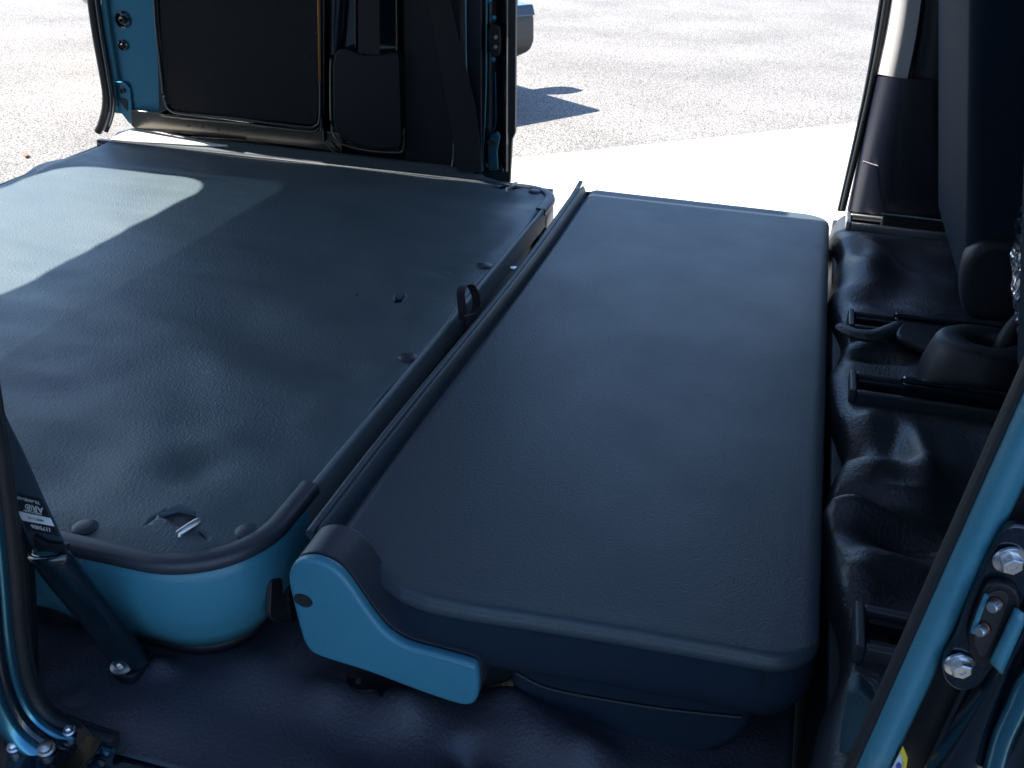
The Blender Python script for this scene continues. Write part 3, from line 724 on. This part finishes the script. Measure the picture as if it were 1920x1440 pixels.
# ================================================================== FLOOR MATS
fm = thing('floor_mat', (-.3, .62, ZF), 'dark rumpled vinyl floor mat in the near doorway below the seat', 'mat')
BUMP = [(*U(a, b, z=ZF).xy, s, h) for a, b, s, h in [(760, 1330, .03, .010), (1000, 1380, .045, .012), (880, 1420, .02, -.010), (620, 1300, .03, .006), (300, 1330, .05, .004), (950, 1330, .025, .008), (480, 1260, .05, .006), (1100, 1430, .03, .010), (300, 1260, .02, .006), (700, 1400, .04, -.004)]]
def floor_z(x, y):
    z = ZF + .006 * fbm(x * 7, y * 10, 3, 2) 
    for bx, by, s, h in BUMP:
        q = ((x - bx) ** 2 + ((y - by) * 1.2) ** 2) / s ** 2
        if q < 7: z += 2.2 * h * math.exp(-q)
    if x < -.72: z += min(.06, (-.72 - x) * .4)
    return z
grid('vinyl_sheet', lin(-1.05, .088, 180), lin(.543, .80, 60), lambda u, v: Vector((u, v, floor_z(u, v))), M['floor_vinyl'], fm, thick=.003)
lathe('snap_button', [(.016, -.002), (.015, .002), (.008, .0035), (0, .004)], Vector((*U(147, 1308, z=ZF).xy, floor_z(*U(147, 1308, z=ZF).xy))), (0, 0, 1), M['floor_vinyl'], fm, 24)

# sill below the mat
sill = thing('door_sill', (-.4, .5, .58), 'glossy dark painted sill along the bottom of the near doorway', 'door sill')
def sillprof(yy, zz): return (yy, zz)
sp_ = [(.560, .622), (.548, .624), (.541, .622), (.537, .612), (.530, .609), (.512, .609), (.506, .605), (.502, .592), (.494, .588), (.470, .586), (.460, .578), (.452, .55), (.450, .45)]
V = []; Fc = []; xsx = lin(-.70, .12, 12); k = len(sp_)
for x in xsx:
    for (yy, zz) in sp_: V.append((x, yy, zz))
for i in range(len(xsx) - 1):
    for j in range(k - 1): Fc.append((i * k + j, i * k + j + 1, (i + 1) * k + j + 1, (i + 1) * k + j))
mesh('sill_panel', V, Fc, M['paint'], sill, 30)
tube('edge_bead', [(-.56, .5445, ZF - .002), (-.3, .5445, ZF - .002), (.05, .5445, ZF - .002)], .0016, M['paint_in'], sill, 8)

# raised front floor mat with deep folds
fr = thing('front_floor_mat', (.2, 1.3, ZD), 'glossy black creased vinyl mat in front of the folded seat', 'mat')
RAILS = [.742, 1.222, 1.430, 1.905]
FOLD = [(*U(a, b, z=ZD).xy, sx, sy, h) for a, b, sx, sy, h in [
    (1625, 500, .035, .10, .020), (1612, 470, .02, .06, -.012), (1650, 560, .04, .03, -.010), (1640, 640, .05, .018, .014), (1650, 665, .03, .012, -.012),
    (1640, 790, .025, .05, .012), (1600, 830, .02, .03, -.014), (1680, 820, .03, .06, -.010), (1650, 900, .05, .03, .016), (1600, 940, .03, .012, -.016), (1640, 970, .06, .016, .016),
    (1700, 1000, .04, .02, -.014), (1660, 1060, .05, .02, .010), (1750, 900, .03, .06, .012), (1720, 850, .015, .08, .012), (1600, 1090, .02, .02, .010), (1780, 980, .03, .03, -.01), (1690, 940, .03, .012, .01)]]
def front_z(x, y):
    e = 1
    for ry in RAILS: e = min(e, max(0, (abs(y - ry) - .034) / .05))
    rd = 1 - abs(fbm(x * 7 + 3, y * 6, 4, 2)) * 2.2; z = ZD - .006 + e * (.020 * fbm(x * 6, y * 4.5, 4, 2) + .003 * max(0, rd) ** 2)
    if x > .30: e *= max(.2, 1 - (x - .3) * 5)
    for bx, by, sx, sy, h in FOLD:
        q = ((x - bx) / sx / 1.1) ** 2 + ((y - by) / sy / 1.1) ** 2
        if q < 7: z += 1.5 * h * e * math.exp(-q)
    return z
def front_fn(u, v):
    y = v
    edge = .108 + .010 * fbm(y * 6, 7, 0, 2) + .006 * math.sin(y * 19)
    if u < .0:   # hanging drop into the gap
        t = -u
        x = edge - .012 * math.sin(min(1, t * 3) * math.pi / 2) + .006 * fbm(y * 9, t * 6, 2, 2) * t
        return Vector((x, y, front_z(edge, y) - .010 - t * .15))
    x = edge + (.76 - edge) * u
    z = front_z(x, y)
    if u < .04: z -= .010 * (1 - u / .04) ** 2
    return Vector((x, y, z))
uu = lin(-1, 0, 16)[:-1] + [0, .004, .01, .018, .028] + lin(.035, .45, 90) + lin(.46, 1, 24)
grid('vinyl_sheet', uu, lin(.585, 2.0, 330), front_fn, M['soft_vinyl'], fr)

# seat rails: frame bezel + rail
def rail(y, lab, silver):
    t = thing('seat_rail', (.12, y, ZD), lab, 'seat rail', 'seat slide rails on the raised floor')
    x0, x1, w_, z0, z1 = .117, .40, .030, ZD - .012, ZD + .009
    fm_ = M['steel'] if silver else M['rim']
    box('end_bezel', x0, x0 + .008, y - w_, y + w_, z0, z1 + .001, fm_, t, .002)
    for s in (-1, 1):
        box('side_bezel', x0 + .008, x1, y + s * (w_ - .004) - .004, y + s * (w_ - .004) + .004, z0, z1 - .001, fm_, t, .0025)
        box('inner_step', x0 + .012, x1, y + s * (w_ - .0145) - .004, y + s * (w_ - .0145) + .004, z0, z1 - .006, M['black_plastic'], t, .0015)
    box('rail_bed', x0 + .012, x1, y - .012, y + .012, z0 - .004, z0 + .006, M['steel'] if silver else M['black_plastic'], t, .001)
    rl = box('slider', x0 + .062, .55, y - .011, y + .011, z0 + .008, z1 + .012, M['paint'] if not silver else M['black_plastic'], t, .004)
    tube('slider_rod', [(x0 + .058, y - .009, z1 + .014), (.5, y - .009, z1 + .012)], .003, M['paint'], t, 8)
    return t
rail(RAILS[0], 'dark slide rail recess nearest the door pillar, mostly hidden by it', False)
rail(RAILS[1], 'second slide rail from the camera with black slider bar', False)
rail(RAILS[2], 'third slide rail from the camera, partly under a fold of mat', False)
rail(RAILS[3], 'bright metal slide rail lit by the sun at the far pillar foot', True)
# pale fold of the mat lying across the third rail
fl = tube('mat_fold', crom([U(a, b, z=ZD + .014) for a, b in [(1574, 612), (1602, 626), (1640, 630), (1672, 618), (1700, 603), (1722, 596)]], 5), [.006 + .007 * math.sin(math.pi * min(1, (k + 3) / 26)) for k in range(26)], M['soft_vinyl'], fr, 16, .6)
prism('buckle_tongue', crom([U(a, b, z=ZD + .02) for a, b in [(1700, 600), (1760, 597), (1782, 625), (1778, 650), (1750, 655), (1710, 640), (1680, 625)]], 4, True), (0, 0, -.014), M['black_plastic'], fr, .005)

# near side panel of the raised floor at the bottom right
kp = prism('kick_panel', [U(a, b, y=.60) for a, b in [(1590, 1300), (1610, 1290), (1640, 1320), (1645, 1440), (1570, 1440)]], (0, .02, 0), M['kick'], van, .004)

# ================================================================== FRONT SEATS
def rounded_slab(name, y0, y1, x0, z0, z1, lean, th, mt, parent, bev=.03):
    P = [(x0, 0, z0), (x0 + lean, 0, z1), (x0 + lean + th, 0, z1), (x0 + th * 1.2, 0, z0)]
    P = [Vector((p[0], y0, p[2])) for p in P]
    return prism(name, P, (0, y1 - y0, 0), mt, parent, bev, 5)
fs = thing('front_chair', (.45, 1.64, ZD), 'dark far front seat with upright back beyond the folded bench', 'seat', 'front seats')
rounded_slab('seat_back', 1.395, 1.86, .264, ZD + .05, 1.42, -.125, .12, M['fabric'], fs, .018)
box('seat_cushion', .32, .80, 1.40, 1.88, ZD + .045, ZD + .17, M['fabric'], fs, .04, 5)
box('headrest', .12, .21, 1.52, 1.75, 1.45, 1.62, M['fabric'], fs, .035, 5)
# hinge covers
prism('hinge_cover', crom([U(a, b, y=1.375) for a, b in [(1802, 560), (1805, 510), (1818, 478), (1845, 458), (1880, 455), (1915, 462), (1950, 500), (1950, 600), (1860, 606), (1815, 596)]], 4, True), (0, .045, 0), M['dark_boot'], fs, .012, 5)
ns = thing('front_chair', (.45, .98, ZD), 'near front seat half hidden by the door pillar, wrapped in plastic', 'seat', 'front seats')
rounded_slab('seat_back', .70, 1.16, .285, ZD + .085, 1.42, -.12, .12, M['fabric'], ns, .02)
box('seat_cushion', .34, .80, .72, 1.18, ZD + .045, ZD + .17, M['fabric'], ns, .04, 5)
# belt buckle boot with hole between the seats
bb = thing('buckle_boot', U(1845, 680, z=ZD), 'rounded dark plastic boot with a hole between the front seats', 'buckle boot')
cc = U(1854, 634, z=ZD + .063) - Vector((0, 0, .055))
def boot_ring(r, h, e=1.25):
    return [(cc.x + e * r * math.cos(a), cc.y + r * math.sin(a), cc.z + h) for a in [2 * math.pi * k / 40 for k in range(40)]]
rings = [boot_ring(.060, -.01), boot_ring(.059, .01), boot_ring(.055, .030), boot_ring(.051, .045), boot_ring(.048, .051), boot_ring(.043, .054), boot_ring(.028, .055), boot_ring(.023, .052), boot_ring(.021, .040), boot_ring(.020, .01)]
V = [p for r_ in rings for p in r_]; Fc = [(i * 40 + k, i * 40 + (k + 1) % 40, (i + 1) * 40 + (k + 1) % 40, (i + 1) * 40 + k) for i in range(len(rings) - 1) for k in range(40)]
Fc.append(tuple(range(9 * 40, 10 * 40)))
mesh('boot_shell', V, Fc, M['dark_boot'], bb, 60)
tube('stalk', crom([cc + Vector((.015, 0, .02)), cc + Vector((.03, .01, .07)), cc + Vector((.06, .02, .10)), cc + Vector((.11, .02, .11))], 5), .013, M['black_plastic'], bb, 14)
# clear plastic film hanging from the near front seat
def film_fn(u, v):
    a = U(1912 - 14 * math.sin(v * 3.0) + 5 * fbm(v * 6, 2), 385 + v * 275, y=1.17)
    x = a.x + u * .10; y = a.y - .02 * u + .012 * fbm(u * 5, v * 7, 1, 3) + .01 * math.sin(u * 14 + v * 5)
    return Vector((x, y, a.z + .01 * fbm(u * 4, v * 5, 8)))
fi = grid('plastic_film', lin(0, 1, 24), lin(0, 1, 40), film_fn, M['film'], None)
tagp(fi, 'crinkled clear plastic wrap on the edge of the near front seat', 'plastic wrap')

# ================================================================== NEAR BELT AND LEFT SIDE
nb = thing('seat_belt', U(235, 1240, z=ZF), 'near dark seat belt with printed label running down to its floor anchor', 'seat belt')
wb = strapmesh('webbing', [(-75, 640), (-40, 790), (0, 880), (22, 940), (58, 1022)], [(-40, 640), (0, 762), (42, 850), (80, 935), (122, 1026)], .572, M['belt'], nb, .0018, 6)
# label lies on the webbing
def on(a, b, y=.5708): return U(a, b, y=y)
lb = prism('label', [on(14, 922), (on(78, 938)), (on(112, 1006)), on(50, 994)], (0, .001, 0), M['label_black'], nb, .0001, 1)
Pq = lambda s, t, y=.5702: on(14, 922, y).lerp(on(78, 938, y), s).lerp(on(50, 994, y).lerp(on(112, 1006, y), s), t)
prism('label_band', [Pq(.02, .50), Pq(.98, .50), Pq(.98, .72), Pq(.02, .74)], (0, .0005, 0), M['label_white'], lb, 0)
def text_on(name, body, s, t, size, mt, parent, rot=180):
    cu = bpy.data.curves.new(name, 'FONT'); cu.body = body; cu.size = size; cu.extrude = .0001; cu.align_x = 'CENTER'; cu.align_y = 'CENTER'
    cu.materials.append(mt)
    tmp = bpy.data.objects.new(name, cu); me = bpy.data.meshes.new_from_object(tmp); bpy.data.objects.remove(tmp)
    o = bpy.data.objects.new(name, me); COL.objects.link(o)
    p = Pq(s, t, .5698)
    xa = (Pq(1, t) - Pq(0, t)).normalized(); na = Vector((0, -1, 0)); ya = na.cross(xa)
    m_ = Matrix((xa, ya, na)).transposed().to_4x4()
    o.parent = parent; m_ = m_ @ Matrix.Rotation(R(rot), 4, 'Z'); m_.translation = p - wloc(parent)
    o.matrix_basis = m_
    return o
text_on('lettering', 'TK-AH01-LIGB', .5, .10, .0042, M['label_white'], lb)
text_on('lettering', 'AR\u00ae', .62, .30, .0090, M['label_white'], lb)
text_on('lettering', 'MADE IN JAPAN', .5, .43, .0025, M['label_white'], lb)
text_on('lettering', 'ABCD 2 1 K', .5, .62, .003, M['label_black'], lb)
text_on('lettering', '1175006', .52, .85, .0058, M['label_white'], lb)
# sheath below the webbing
prism('webbing_sleeve', [U(62, 1022, y=.566), U(60, 1006, y=.566), U(84, 1020, y=.566), U(124, 1024, y=.566), U(124, 1036, y=.566), U(70, 1036, y=.566)], (0, .006, 0), M['black_plastic'], nb, .0015)
def flatbar(name, a0, a1, b0, b1, mt, parent, th=.012):
    V = [a0, a1, b1, b0]; return prism(name, V, (0, th, 0), mt, parent, .004, 3)
V = []
L = [(62, 1030, .572), (110, 1095, .59), (160, 1155, .61), (205, 1215, .632)]
Q = [(128, 1030, .572), (172, 1085, .59), (222, 1150, .61), (262, 1208, .630), (278, 1240, .638)]
Lp = crom([U(a, b, y=c) for a, b, c in L + [(228, 1240, .64)]], 4); Qp = crom([U(a, b, y=c) for a, b, c in Q], 4)
n_ = 7; V = []
for a, b in zip(Lp, Qp):
    for i in range(n_):
        s = i / (n_ - 1); p = a.lerp(b, s); p.y -= .010 * math.sin(math.pi * s) ** .35; V.append(p)
Fc = [(j * n_ + i, j * n_ + i + 1, (j + 1) * n_ + i + 1, (j + 1) * n_ + i) for j in range(len(Lp) - 1) for i in range(n_ - 1)]
sh = mesh('sheath', V, Fc, M['sheath_mat'], nb, 180); md = sh.modifiers.new('t', 'SOLIDIFY'); md.thickness = .005; md.offset = 1
an = prism('anchor_plate', roundp([U(a, b, z=ZF + .016) for a, b in [(205, 1232), (212, 1215), (270, 1210), (290, 1220), (272, 1248), (250, 1268), (222, 1268), (206, 1252)]], .006), (0, 0, -.010), M['black_plastic'], nb, .002)
ab = U(230, 1246, z=ZF + .018)
lathe('bolt_washer', [(.0125, 0), (.012, .002), (.009, .0035)], ab, (-.1, -.3, 1), M['steel'], an, 24)
lathe('bolt_head', [(.0075, .003), (.0075, .008), (.0065, .010), (.003, .010), (.0025, .007), (0, .007)], ab, (-.1, -.3, 1), M['chrome'], an, 6, 20)

# near rear door post: rubber seal and glossy returns, sweeping round into the sill
np_ = thing('rear_post', (-.62, .53, .60), 'glossy near door post with black rubber seal, left edge', 'pillar')
spine = [(-52, 560), (-30, 700), (-5, 860), (14, 1000), (24, 1100), (32, 1190), (45, 1265), (66, 1318), (98, 1352), (150, 1374), (215, 1396)]
def band(name, off, y, r, mt, flat=1.0, dy=0):
    pts = []
    sp2 = crom([(a, b, 0) for a, b in spine], 5)
    for i, p in enumerate(sp2):
        t = (sp2[min(i + 1, len(sp2) - 1)] - sp2[max(i - 1, 0)]).normalized(); nrm = Vector((-t.y, t.x, 0))
        q = p + nrm * off; pts.append(U(q.x, q.y, y=y))
    return tube(name, pts, r, mt, np_, 14, flat, (0, 1, 0))
band('door_seal', 0, .535, .0085, M['rubber'])
band('seal_lip', -14, .545, .005, M['rubber'])
band('painted_flange', 22, .522, .0065, M['paint_in'])
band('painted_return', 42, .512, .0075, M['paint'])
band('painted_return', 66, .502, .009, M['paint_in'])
# painted skin behind the strips
sp2 = crom([(a, b, 0) for a, b in spine], 5); V = []; nn_ = 7
for i, p in enumerate(sp2):
    t = (sp2[min(i + 1, len(sp2) - 1)] - sp2[max(i - 1, 0)]).normalized(); nrm = Vector((-t.y, t.x, 0))
    for k_ in range(nn_):
        o_ = -24 + k_ * 16; q = p + nrm * o_
        V.append(U(q.x, q.y, y=.556 - .006 * k_ + .005 * math.sin(k_ * 1.7)))
Fc = [(i * nn_ + k_, i * nn_ + k_ + 1, (i + 1) * nn_ + k_ + 1, (i + 1) * nn_ + k_) for i in range(len(sp2) - 1) for k_ in range(nn_ - 1)]
mesh('post_skin', V, Fc, M['paint'], np_, 180)
# inner trim behind the seal (dark, between seal and belt)
prism('inner_trim', [U(a, b, y=.585) for a, b in [(-60, 560), (-5, 800), (30, 940), (50, 1050), (58, 1180), (60, 1290), (90, 1345), (60, 1350), (20, 1250), (-60, 900)]], (0, .012, 0), M['black_plastic'], np_, .003)
prism('lower_trim', roundp([U(a, b, z=ZF + .045) for a, b in [(40, 1060), (110, 1045), (165, 1100), (150, 1128), (90, 1140), (45, 1120)]], .01), (0, 0, -.03), M['black_plastic'], np_, .006)

# roller bracket at the lower left corner
rb = thing('roller_bracket', U(80, 1400, z=.625), 'black sliding door roller bracket with shiny bolts at the lower left', 'bracket')
prism('bracket_plate', roundp([U(a, b, z=.662) for a, b in [(-40, 1352), (60, 1350), (105, 1338), (150, 1352), (178, 1378), (150, 1420), (100, 1450), (40, 1480), (-40, 1480)]], .008), (0, 0, -.006), M['paint'], rb, .002)
prism('bent_flange', crom([U(a, b, z=.668) for a, b in [(92, 1440), (120, 1425), (150, 1398), (160, 1378), (190, 1384), (178, 1412), (140, 1452), (100, 1475)]], 3, True), (0, 0, -.006), M['paint_film'], rb, .0025)
for (a, b, r_) in ((28, 1402, .0062), (88, 1406, .0078), (131, 1372, .0056)):
    c0 = U(a, b, z=.664)
    o_ = lathe('bolt', [(r_, 0), (r_, .003), (r_ * .75, .004), (r_ * .7, .007), (r_ * .35, .009), (0, .009)], c0, (.1, -.3, 1), M['chrome'] if a != 88 else M['steel'], rb, 20)

# ================================================================== NEAR CENTRE PILLAR (right edge)
nc = thing('front_post', (.14, .5, .80), 'near centre pillar crossing the lower right with blue sheen band', 'pillar')
def PW_(pts, y): return [U(a, b, y=y) for a, b in pts]
def line(p0, p1, t): return (p0[0] + (p1[0] - p0[0]) * t, p0[1] + (p1[1] - p0[1]) * t)
def pband(name, A, B, C_, D, y, bow, mt, parent, n=12, rows=16, yoff=None):
    """A-B left edge top/bottom, C-D right edge top/bottom in the photo"""
    V = []
    for j in range(rows):
        t = j / (rows - 1); l_ = line(A, B, t); r_ = line(C_, D, t)
        for i in range(n):
            s = i / (n - 1); q = line(l_, r_, s)
            V.append(U(q[0], q[1], y=(y if yoff is None else y + yoff * s) - bow * math.sin(math.pi * s) ** .8))
    Fc = [(j * n + i, j * n + i + 1, (j + 1) * n + i + 1, (j + 1) * n + i) for j in range(rows - 1) for i in range(n - 1)]
    o = mesh(name, V, Fc, mt, parent, 180); md = o.modifiers.new('t', 'SOLIDIFY'); md.thickness = .002; md.offset = 1; return o
pband('door_seal', (2060, 370), (1570, 1480), (2088, 370), (1596, 1480), .512, .008, M['rubber'], nc)
pband('pillar_band', (2086, 370), (1590, 1480), (2165, 370), (1645, 1480), .505, .010, M['plastic'], nc)
pband('black_channel', (2160, 370), (1642, 1480), (2245, 370), (1715, 1480), .512, -.006, M['rubber'], nc)
pband('painted_panel', (2240, 370), (1700, 1500), (2420, 370), (1990, 1500), .506, .004, M['paint'], nc, 20)
# body side below: deep glossy curve at the lower right corner
def body_fn(u, v):
    # u along, v across
    l_ = line((1905, 1150), (1700, 1500), v); r_ = line((2080, 1150), (2080, 1500), v); q = line(l_, r_, u)
    return U(q[0], q[1], y=.500 - .012 * math.sin(u * 9) * (1 - .3 * v) - .02 * u - .02 * max(0, v - .35) ** 1.0)
grid('body_side', lin(0, 1, 60), lin(0, 1, 40), body_fn, M['paint'], nc)
tube('body_flange', crom(PW_([(2000, 1210), (1935, 1270), (1905, 1330), (1880, 1385), (1862, 1450)], .478), 6), .006, M['paint_in'], nc, 12)  # bright tube stands in for the curved sky reflection on the body
# striker housing

sh_ = thing('striker_plate', U(1860, 1170, y=.49), 'black latch plate with two bolts and two small pins on the near pillar', 'latch plate')
def PW(pts, y): return [U(a, b, y=y) for a, b in pts]
prism('plate', roundp(PW([(1885, 985), (1925, 985), (1960, 1010), (1960, 1070), (1925, 1120), (1910, 1160), (1878, 1235), (1840, 1290), (1800, 1300), (1770, 1280), (1765, 1240), (1790, 1200), (1812, 1140), (1850, 1050)], .492), .006), (0, .006, 0), M['paint'], sh_, .002)
ph = prism('pin_housing', roundp(PW([(1848, 1100), (1870, 1092), (1900, 1100), (1915, 1122), (1912, 1155), (1875, 1232), (1852, 1260), (1830, 1245), (1818, 1225), (1815, 1190)], .486), .006), (0, .006, 0), M['black_plastic'], sh_, .002)
prism('housing_recess', roundp(PW([(1852, 1112), (1880, 1106), (1894, 1120), (1868, 1190), (1846, 1235), (1832, 1225), (1824, 1196)], .4852), .005), (0, .002, 0), M['rubber'], ph, .0005)
tube('housing_edge', crom(PW([(1824, 1186), (1836, 1150), (1850, 1116)], .4845), 4), .0014, M['plastic'], ph, 8)
pband('housing_face', (1908, 1140), (1862, 1240), (1922, 1150), (1874, 1262), .484, .003, M['plastic'], sh_, 8, 8)
for (a, b) in ((1862, 1138), (1838, 1183)):
    c0 = U(a, b, y=.480)
    pn = lathe('pin', [(.0032, .006), (.0032, -.001), (.0026, -.0022), (0, -.0024)], c0, (.55, .8, -.1), M['chrome'], sh_, 16)
    lathe('pin_collar', [(.0038, .004), (.0038, .0025), (.0030, .0025)], c0 + Vector((.0005, .001, 0)), (.55, .8, -.1), M['copper'], pn, 16)
for (a, b) in ((1893, 1050), (1799, 1246)):
    c0 = U(a, b, y=.491); ax = (-.25, 1, .12)
    bo = lathe('bolt', [(.0088, .001), (.0088, -.0006), (.0084, -.0012), (.0060, -.0016)], c0, ax, M['chrome'], sh_, 28, 15)
    lathe('bolt_head', [(.0058, -.001), (.0058, -.0055), (.0050, -.0062), (.0022, -.0062), (.0017, -.005), (0, -.005)], c0, ax, M['chrome'], bo, 6, 20)
# warning sticker at the bottom edge
stk = prism('sticker', PW([(1668, 1450), (1693, 1400), (1702, 1422), (1696, 1460)], .4985), (0, .001, 0), M['label_white'], None, .0001, 1)
tagp(stk, 'corner of a white and yellow warning sticker on the near pillar', 'sticker')
prism('yellow_edge', PW([(1688, 1410), (1693, 1399), (1702, 1422), (1696, 1460), (1691, 1460), (1694, 1428)], .4975), (0, .0006, 0), M['yellow'], stk, 0)
prism('print_mark', roundp(PW([(1680, 1436), (1686, 1430), (1691, 1436), (1688, 1446), (1681, 1446)], .4975), .001), (0, .0006, 0), M['print_blue'], stk, 0)

# ================================================================== OUTSIDE
lf = prism('leaf', crom([U(a, b, z=.012) for a, b in [(44, 290), (48, 286), (52, 287), (54, 290), (50, 293), (46, 292)]], 3, True), (0, 0, .003), M['leaf'], None, .001)
tagp(lf, 'tiny red leaf on the asphalt behind the van', 'leaf')
bd = thing('building', (-6, -6, 0), 'tall plain grey building beside the van shading the near doorway', 'building')  # unseen block added to keep sun off the near side
box('wall', -9.5, -2.7, -12, .55, 0, 8.5, M['concrete_wall'], bd, .02)
box('roof', -9.7, -2.6, -12.2, .62, 8.52, 8.7, M['rim'], bd, .02)
# parked car: only a corner shows past the pillar, its shadow falls on the asphalt
car = thing('parked_car', (-1.75, 6.35, 0), 'parked car with grey bumper just past the far door pillar', 'car')
rr_ = Vector((-.84, .54, 0)).normalized(); ww = Vector((-rr_.y, rr_.x, 0)); O = Vector((-1.61, 6.07, 0))
if ww.y > 0: ww = -ww
def CP(l, s, z): return O + rr_ * l + ww * s + Vector((0, 0, z))
def carprism(name, prof, s0, s1, mt, bev, parent=car):
    return prism(name, [CP(l, s0, z) for l, z in prof], ww * (s1 - s0), mt, parent, bev, 4)
carprism('body', [(.06, .42), (.03, .70), (.08, 1.04), (.60, 1.12), (3.1, 1.12), (3.2, .8), (3.2, .28), (.08, .28)], .02, 1.46, M['car_silver'], .05)
carprism('cabin', [(.50, .98), (.86, 1.48), (2.7, 1.52), (3.1, .98)], .07, 1.41, M['car_silver'], .04)
carprism('windscreen', [(.545, 1.04), (.845, 1.455), (.835, 1.465), (.53, 1.05)], .14, 1.34, M['label_black'], .004)
carprism('side_window', [(.75, 1.05), (1.0, 1.40), (2.6, 1.43), (2.9, 1.05)], .062, .066, M['label_black'], .001)
carprism('bumper', [(-.03, .30), (-.06, .36), (-.05, .50), (.0, .56), (.30, .56), (.45, .50), (.45, .26), (.1, .24)], -.01, 1.49, M['bumper'], .05)
carprism('bumper_strip', [(-.045, .50), (-.02, .56), (.40, .57), (.40, .53)], -.016, 1.496, M['car_silver'], .01)
carprism('headlight', [(.035, .62), (.06, .78), (.25, .80), (.25, .64)], .012, .30, M['label_white'], .02)
for l_ in (.75, 2.5):
    for s_ in (.10, 1.38):
        wh = lathe('wheel', [(.27, -.09), (.29, -.07), (.29, .07), (.27, .09), (.19, .085), (.17, .07), (0, .07)], CP(l_, s_, .29), ww, M['tyre'], car, 28)
mr = prism('mirror', crom([CP(.66, .08, 1.02), CP(.66, -.20, 1.04), CP(.66, -.24, 1.22), CP(.66, -.05, 1.26)], 4, True), rr_ * .10, M['black_plastic'], car, .015)
